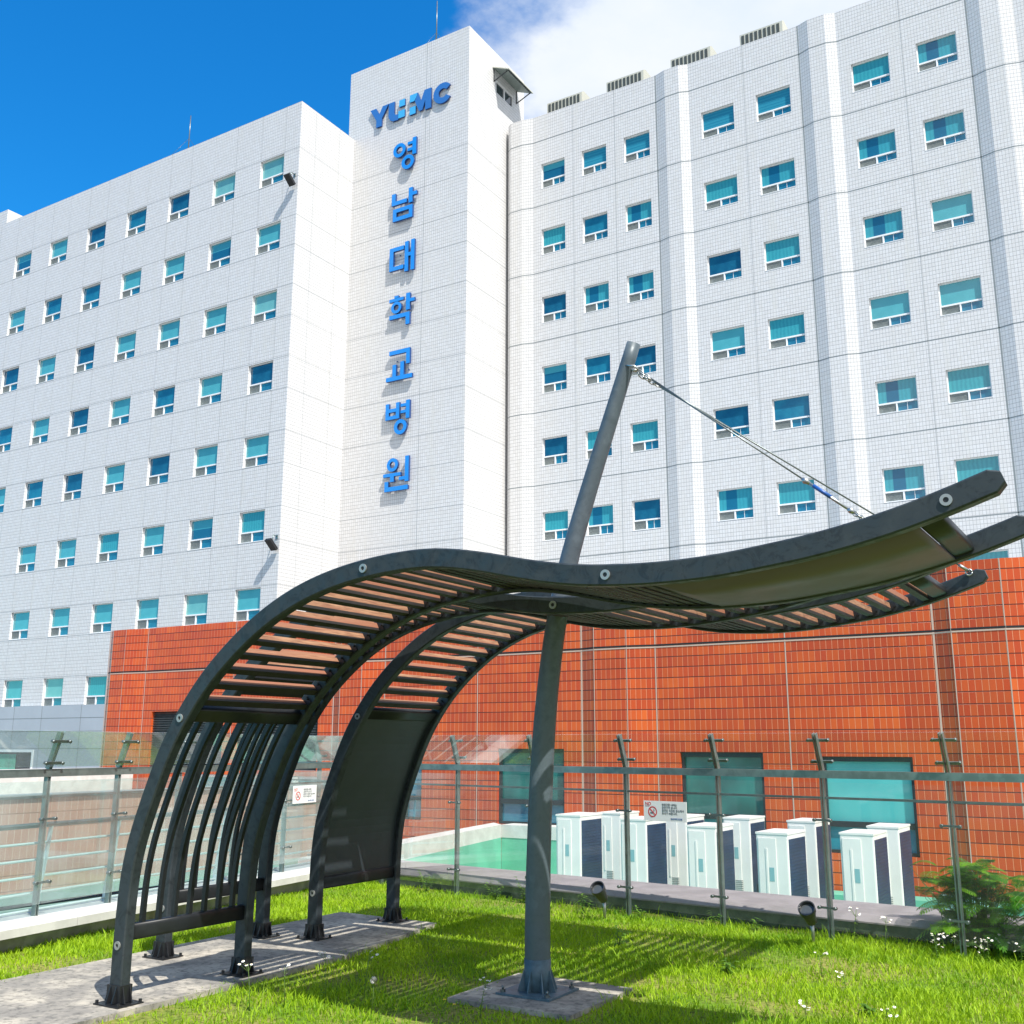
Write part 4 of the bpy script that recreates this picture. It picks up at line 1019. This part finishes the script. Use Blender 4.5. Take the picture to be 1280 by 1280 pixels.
# lawn blades, one mesh
def pip(px, py, poly):
    r = np.zeros(len(px), bool); n = len(poly)
    for i in range(n):
        x0, y0 = poly[i]; x1, y1 = poly[(i+1) % n]
        c = ((y0 > py) != (y1 > py)) & (px < (x1-x0)*(py-y0)/(y1-y0+1e-12)+x0); r ^= c
    return r
def vnoise(x, y, sc, seed):
    g = np.random.default_rng(seed).random((64, 64)); u = (x*sc) % 63; v = (y*sc) % 63
    i, j = u.astype(int), v.astype(int); f, h = u-i, v-j; f = f*f*(3-2*f); h = h*h*(3-2*h)
    return (g[i, j]*(1-f)+g[i+1, j]*f)*(1-h)+(g[i, j+1]*(1-f)+g[i+1, j+1]*f)*h
N = 500000
gx = RNG.uniform(-8.9, 2.2, N); gy = RNG.uniform(3.6, 10.6, N)
kl = KA.y+(gx-KA.x)*(kd.y/kd.x)-.01; lx = -8.90+(-.135)*(gy-10.46)+.22
d0 = np.hypot(gx, gy)
dens = np.clip(vnoise(gx, gy, 1.3, 3)*.9+vnoise(gx, gy, 4.5, 4)*.55-.22, .12, 1)
dens *= np.clip((kl-gy)/.5+.35, .3, 1)
vis = (np.arctan2(gx, gy) > R_(-66)) & (np.arctan2(gx, gy) < R_(14))
slab_e = [(x, y) for x, y in SL]
def grow(poly, e):
    c = np.mean(np.array(poly), 0); return [tuple(c+(np.array(p)-c)*(1+e)) for p in poly]
jx = gx+RNG.normal(0, .055, N); jy = gy+RNG.normal(0, .055, N)
keep = (gy < kl) & (gx > lx) & ~pip(jx, jy, slab_e) & ~pip(jx, jy, PD) & (RNG.random(N) < dens) & vis
gx, gy = gx[keep], gy[keep]; n = len(gx)
tall = vnoise(gx, gy, 2.2, 8)
hgt = (.016+.040*RNG.random(n)**1.8)*(.6+.9*tall); wd = .0022+.0024*RNG.random(n)
rare = RNG.random(n) < .010; hgt[rare] *= 2.2
an = RNG.uniform(0, 2*math.pi, n); ln_ = hgt*(.25+.8*RNG.random(n)); la = RNG.uniform(0, 2*math.pi, n)
ca, sa2 = np.cos(an)*wd, np.sin(an)*wd; lx_, ly_ = np.cos(la)*ln_, np.sin(la)*ln_
V = np.zeros((n, 5, 3)); V[:, 0] = np.stack([gx-ca, gy-sa2, 0*gx-.002], 1); V[:, 1] = np.stack([gx+ca, gy+sa2, 0*gx-.002], 1)
V[:, 2] = np.stack([gx+ca*.8+lx_*.35, gy+sa2*.8+ly_*.35, hgt*.6], 1); V[:, 3] = np.stack([gx-ca*.8+lx_*.35, gy-sa2*.8+ly_*.35, hgt*.6], 1); V[:, 4] = np.stack([gx+lx_, gy+ly_, hgt], 1)
base = np.arange(n)*5
tint = np.clip(.15+.75*vnoise(gx, gy, 1.7, 21)*.6+.5*vnoise(gx, gy, 6.0, 22)*.5+RNG.normal(0, .16, n)+.12, 0, 1)
me = bpy.data.meshes.new('grass')
me.vertices.add(n*5); me.vertices.foreach_set('co', V.reshape(-1))
loops = np.concatenate([np.stack([base, base+1, base+2, base+3], 1), np.stack([base+3, base+2, base+4, base+4], 1)[:, :3]], 1).reshape(-1)
me.loops.add(n*7); me.loops.foreach_set('vertex_index', loops.astype(np.int32))
me.polygons.add(n*2); st = np.stack([np.arange(n)*7, np.arange(n)*7+4], 1).reshape(-1); me.polygons.foreach_set('loop_start', st.astype(np.int32))
me.materials.append(M['grass']); a = me.attributes.new('tint', 'FLOAT', 'POINT'); a.data.foreach_set('value', np.repeat(tint, 5).astype(np.float32)); me.update(calc_edges=True); me.validate()
go = bpy.data.objects.new('grass', me); COL.objects.link(go); tag(go, 'short sunlit green lawn grass around the canopy', 'grass', kind='stuff')

def leafblade(V, F, T, p, d, up, L, w, tint, droop=.2, seg_=3):
    p, d, up = Vector(p), Vector(d).normalized(), Vector(up); side = d.cross(up)
    if side.length < 1e-4: side = d.cross(Vector((1, 0, 0)))
    side.normalize(); i = len(V)
    prof = [.25, 1.0, .75, 0.0] if seg_ == 3 else [.6, 0.0]
    for k in range(seg_+1):
        f = k/seg_; c = p+d*L*f-Vector((0, 0, 1))*droop*L*f*f
        V.append(tuple(c-side*w*prof[min(k, len(prof)-1)])); V.append(tuple(c+side*w*prof[min(k, len(prof)-1)])); T += [tint, tint]
    for k in range(seg_): F.append((i+2*k, i+2*k+1, i+2*k+3, i+2*k+2))
def fleabane(loc, h, nfl, seed):
    rg = random.Random(seed); r = thing('daisy_weed', '', 'flower', loc, 0, 'white flowering weeds in the lawn')
    mb = MB(); V, F, T = [], [], []; fl = MB(); lean = (rg.uniform(-.15, .15)*h, rg.uniform(-.15, .15)*h)
    top = Vector((lean[0], lean[1], h)); mb.tube([(0, 0, 0), (lean[0]*.4, lean[1]*.4, h*.55), tuple(top)], [.0028, .0022, .0015], 5)
    for k in range(10):
        f = rg.uniform(.02, .8); a = rg.uniform(0, 6.28); c = top*f
        leafblade(V, F, T, c, (math.cos(a), math.sin(a), .5), (0, 0, 1), rg.uniform(.03, .075)*(1.15-f), .006, rg.random(), .5)
    for k in range(nfl):
        a = rg.uniform(0, 6.28); e = rg.uniform(.015, .06); q = top+Vector((math.cos(a)*e, math.sin(a)*e, rg.uniform(-.05, .02)))
        mb.tube([tuple(top*.82), tuple(q)], .0011, 4)
        nn = 14; rr = rg.uniform(.009, .013); tl = Vector((rg.uniform(-.5, .5), rg.uniform(-.7, .1), 1)).normalized(); u = tl.cross(Vector((1, 0, 0))).normalized(); v = tl.cross(u)
        i = len(fl.v)
        for j in range(nn):
            a0 = 2*math.pi*j/nn; rad = rr*(1 if j % 2 else .72); fl.v.append(tuple(q+(u*math.cos(a0)+v*math.sin(a0))*rad))
        fl.f.append(tuple(i+j for j in range(nn))); fl.m.append(0); fl.sm.append(False)
        i = len(fl.v); fl.v += [tuple(q+tl*.002+(u*math.cos(j*1.047)+v*math.sin(j*1.047))*rr*.36) for j in range(6)]; fl.f.append(tuple(i+j for j in range(6))); fl.m.append(1); fl.sm.append(False)
    inst('stem', mb.mesh('stem', [M['stem']]), r); inst('leaves', tinted('leaves', V, F, T, M['weed']), r)
    if nfl: inst('blossoms', fl.mesh('blossoms', [M['petal'], M['yellow']]), r)
    return r
fpos = [(-5.05, 5.15, .27, 5, 'white daisy weed nearest the front canopy leg, with a few open heads'), (-4.92, 5.32, .24, 4, 'white daisy weed just right of the one by the front canopy leg'), (-4.78, 5.55, .30, 4, 'tall thin daisy weed in the shade left of the mast pad'), (-4.58, 5.68, .31, 3, 'slender daisy weed halfway between canopy legs and mast pad'),
        (-3.72, 5.72, .22, 6, 'bushy daisy weed against the front edge of the mast pad'), (-2.38, 9.25, .30, 6, 'white daisy weed at the kerb right of the right spot lamp'), (-2.12, 9.18, .27, 5, 'white daisy weed at the kerb between spot lamp and shrub'), (-2.03, 7.6, .12, 5, 'low daisy weed in the sunny lawn right of the canopy shadow'),
        (-2.30, 8.0, .16, 4, 'daisy weed at the tip of the canopy shadow'), (-2.05, 6.75, .10, 6, 'low daisy weed near the bottom right of the lawn'), (-1.62, 6.9, .10, 5, 'low daisy weed right of another one near the bottom of the lawn')]
for i, (x, y, h, k, lab) in enumerate(fpos): f_ = fleabane((x, y, 0), h, k, 100+i); f_['label'] = lab
# cluster of small daisies under the shrub
for i in range(14):
    f_ = fleabane((random.uniform(-1.78, -.85), random.uniform(9.05, 9.45), 0), random.uniform(.10, .2), 5, 300+i); f_['label'] = 'small white daisy weed in the cluster under the feathery shrub'; f_['group'] = 'daisies under the shrub'
# leafy weeds along the kerb
def weed(loc, h, seed, lab):
    rg = random.Random(seed); V, F, T = [], [], []
    r = thing('leafy_weed', lab, 'weed', loc, 0, 'leafy weeds along the kerb')
    mb = MB(); ns = rg.randint(3, 5)
    for s in range(ns):
        tp = Vector((rg.uniform(-.5, .5)*h, rg.uniform(-.5, .3)*h, h*rg.uniform(.6, 1))); mb.tube([(0, 0, 0), tuple(tp*.5+Vector((0, 0, h*.08))), tuple(tp)], [.003, .002, .001], 4)
        for k in range(9):
            f = (k+1)/9; a = rg.uniform(0, 6.28); leafblade(V, F, T, tp*f, (math.cos(a), math.sin(a), .35), (0, 0, 1), rg.uniform(.04, .08), rg.uniform(.008, .014), rg.random()*.8, .4)
    inst('stem', mb.mesh('stem', [M['stem']]), r); inst('leaves', tinted('leaves', V, F, T, M['weed']), r); return r
for i, (x, y, h, lab) in enumerate(((-6.35, 10.05, .22, 'leafy weed at the kerb left of the mast'), (-5.95, 10.0, .30, 'taller leafy weed at the kerb just left of the mast'), (-5.1, 9.7, .20, 'leafy weed at the kerb just right of the mast'), (-4.45, 9.62, .14, 'leafy weed at the kerb right of the left spot lamp'),
                                    (-3.75, 9.6, .17, 'leafy weed at the foot of the fence below the outdoor units'), (-3.3, 9.55, .15, 'leafy weed at the kerb left of the right spot lamp'), (-1.75, 7.05, .07, 'low leafy weed in the sunny right lawn'), (-4.05, 8.3, .20, 'pale leafy weed in the canopy shadow left of the mast'),
                                    (-2.9, 7.7, .11, 'bright low weed clump right of the mast in the sun'), (-1.15, 9.35, .22, 'strap leaved weed in front of the feathery shrub'), (-7.3, 10.1, .26, 'leafy weed at the kerb behind the solid canopy panel'))): weed((x, y, 0), h, 500+i, lab)
# dandelion clock and yellow flowers
r = thing('dandelion', 'round white dandelion clock on a bare stalk left of the mast pad', 'flower', (-4.33, 5.45, 0))
mb = MB(); mb.tube([(0, 0, 0), (.01, 0, .12), (.012, -.005, .2)], .0018, 5); inst('stem', mb.mesh('stem', [M['stem']]), r)
mb = MB(); rg = random.Random(5)
for k in range(160):
    v = Vector((rg.gauss(0, 1), rg.gauss(0, 1), rg.gauss(0, 1))).normalized(); c = Vector((.012, -.005, .203)); w = v.cross(Vector((.3, .5, .8))).normalized()*.0035; mb.face([c, c+v*.021+w, c+v*.023, c+v*.021-w])
inst('seed_head', mb.mesh('seed head', [M['puff']]), r)
for i, (x, y) in enumerate(((-4.62, 6.0), (-4.25, 6.65), (-4.05, 7.0), (-4.0, 5.75), (-3.88, 5.68), (-4.55, 7.9))):
    r = thing('buttercup', 'tiny yellow flower in the shaded grass left of the mast', 'flower', (x, y, 0), 0, 'tiny yellow flowers in the shaded grass')
    mb = MB(); mb.tube([(0, 0, 0), (0, 0, .07)], .0012, 4); inst('stem', mb.mesh('stem', [M['stem']]), r)
    mb = MB(); mb.face([(.011*math.cos(k*.785), .011*math.sin(k*.785), .072+.004*(k % 2)) for k in range(8)]); inst('blossom', mb.mesh('blossom', [M['yellow']]), r)
# feathery shrub at the right
def feather_shrub(loc, seed, lab, nfr, spread, hh):
    rg = random.Random(seed); r = thing('feathery_shrub', lab, 'shrub', loc, 0, 'feathery shrubs at the kerb')
    st = MB(); V, F, T = [], [], []
    for b in range(nfr):
        a = rg.uniform(0, 6.28); el = rg.uniform(.1, 1.1); base = Vector((rg.gauss(0, .22)*spread, rg.gauss(0, .13)*spread, rg.uniform(.06, .8)*hh))
        d = Vector((math.cos(a)*math.cos(el), math.sin(a)*math.cos(el), math.sin(el))); L = rg.uniform(.28, .5)*spread
        tn = rg.random()**1.5; pts = []; nn = 13
        for k in range(nn+1):
            f = k/nn; pts.append(base+d*L*f-Vector((0, 0, 1))*.55*L*f*f)
        st.tube([tuple(p) for p in pts[::3]]+[tuple(pts[-1])], .002, 4)
        st.tube([(base.x*.45, base.y*.45, 0), tuple(base*.6), tuple(base)], [.005, .003, .002], 5)
        for k in range(2, nn+1):
            f = k/nn; t_ = (pts[min(k+1, nn)]-pts[k-1]).normalized(); sd = t_.cross(Vector((0, 0, 1))).normalized(); pl = .105*spread*math.sin(math.pi*min(1, .18+.8*f))**.7
            for s in (-1, 1):
                pd = (sd*s+t_*.65-Vector((0, 0, .18))).normalized()
                # pinna: a strip of tiny leaflets
                m_ = 7
                for j in range(m_):
                    c = pts[k]+pd*pl*(j+.6)/m_; up = Vector((0, 0, 1))
                    for q in (-1, 1):
                        ld_ = (t_*q+pd*.35).normalized(); leafblade(V, F, T, c, ld_, up,   .026*spread, .0062*spread, min(1, max(0, tn+rg.uniform(-.15, .15))), .2, 1)
    inst('branches', st.mesh('branches', [M['stem']]), r); inst('foliage', tinted('foliage', V, F, T, M['leaf']), r)
feather_shrub((-1.50, 9.72, 0), 41, 'feathery leaved shrub in front of the kerb end, arching over it', 190, .82, .80)
feather_shrub((-.72, 9.55, 0), 42, 'darker feathery shrub cut by the right edge of the photo', 170, .9, .64)

# ---------------------------------------------------------------- world, sun, camera
SUNV = Vector((.63, -.33, 1.0)).normalized(); EL = math.asin(SUNV.z); AZ = math.atan2(SUNV.x, SUNV.y)
W_ = bpy.data.worlds.new('World'); S.world = W_; W_.use_nodes = True; nt = W_.node_tree
for n_ in list(nt.nodes): nt.nodes.remove(n_)
t = NT(nt); out = t.n('ShaderNodeOutputWorld'); bg = t.n('ShaderNodeBackground'); bg.inputs['Strength'].default_value = .10
sky = t.n('ShaderNodeTexSky', sky_type='NISHITA'); sky.sun_disc = False; sky.sun_elevation = EL; sky.sun_rotation = AZ; sky.air_density = 1.0; sky.dust_density = .25; sky.ozone_density = 3.0
hs = t.n('ShaderNodeHueSaturation'); hs.inputs['Saturation'].default_value = 1.35; hs.inputs['Value'].default_value = 1.0; t.l(sky.outputs[0], hs.inputs['Color'])
skyc = t.mix(1.0, hs.outputs[0], (.52, 1.62, 1.80), 'MULTIPLY')
tc = t.n('ShaderNodeTexCoord').outputs['Generated']
sp = t.n('ShaderNodeSeparateXYZ'); t.l(tc, sp.inputs[0])
mpn = t.n('ShaderNodeMapping'); t.l(tc, mpn.inputs[0]); mpn.inputs['Scale'].default_value = (1, 1, 1.7)
n1 = t.noise(mpn.outputs[0], 2.6, 9, .58); n2 = t.noise(mpn.outputs[0], 9, 7, .6)
side = t.math('ADD', t.math('MULTIPLY', sp.outputs[0], .853), t.math('MULTIPLY', sp.outputs[1], .522))
back = t.math('MULTIPLY', t.math('MAXIMUM', t.math('MULTIPLY', sp.outputs[1], -1.0), 0.0), .75)  # extra cloud behind the camera, added to brighten and whiten the ambient light
side = t.math('ADD', side, back)
dens_ = t.math('ADD', side, t.math('ADD', t.math('MULTIPLY', t.math('SUBTRACT', n1, .5), .55), t.math('MULTIPLY', t.math('SUBTRACT', n2, .5), .16)))
cl = t.ramp(dens_, -.045, .09)
shade = t.mix(t.ramp(n1, .3, .7), (5.6, 6.5, 7.9), (7.4, 7.6, 7.9))
c = t.mix(t.math('MULTIPLY', cl, .95), skyc, shade)
t.l(c, bg.inputs['Color']); t.l(bg.outputs[0], out.inputs[0])
sl = bpy.data.lights.new('sun', 'SUN'); sl.energy = 5.0; sl.angle = R_(.53); sl.color = (1.0, .955, .88)
so = bpy.data.objects.new('sun', sl); COL.objects.link(so); so.rotation_euler = SUNV.to_track_quat('Z', 'Y').to_euler(); so.location = (20, -10, 40)

f_px, pit, rol, yaw = 1314.699, R_(12.55936), R_(.13066), R_(-31.46768)
fwd = Vector((math.sin(yaw)*math.cos(pit), math.cos(yaw)*math.cos(pit), math.sin(pit))); rt = Vector((math.cos(yaw), -math.sin(yaw), 0)); up = rt.cross(fwd)
r2 = rt*math.cos(rol)+up*math.sin(rol); u2 = up*math.cos(rol)-rt*math.sin(rol)
cam = bpy.data.cameras.new('camera'); cam.sensor_width = 36; cam.lens = f_px/1280*36; cam.clip_end = 3000; cam.clip_start = .05
co_ = bpy.data.objects.new('camera', cam); COL.objects.link(co_)
mw = Matrix((r2, u2, -fwd)).transposed().to_4x4(); mw.translation = (0, 0, 1.6); co_.matrix_world = mw
S.camera = co_
S.view_settings.view_transform = 'Standard'; S.view_settings.look = 'None'; S.view_settings.exposure = .45; S.view_settings.gamma = 1.0
S.render.engine = 'CYCLES'; S.cycles.max_bounces = 8; S.cycles.transparent_max_bounces = 16
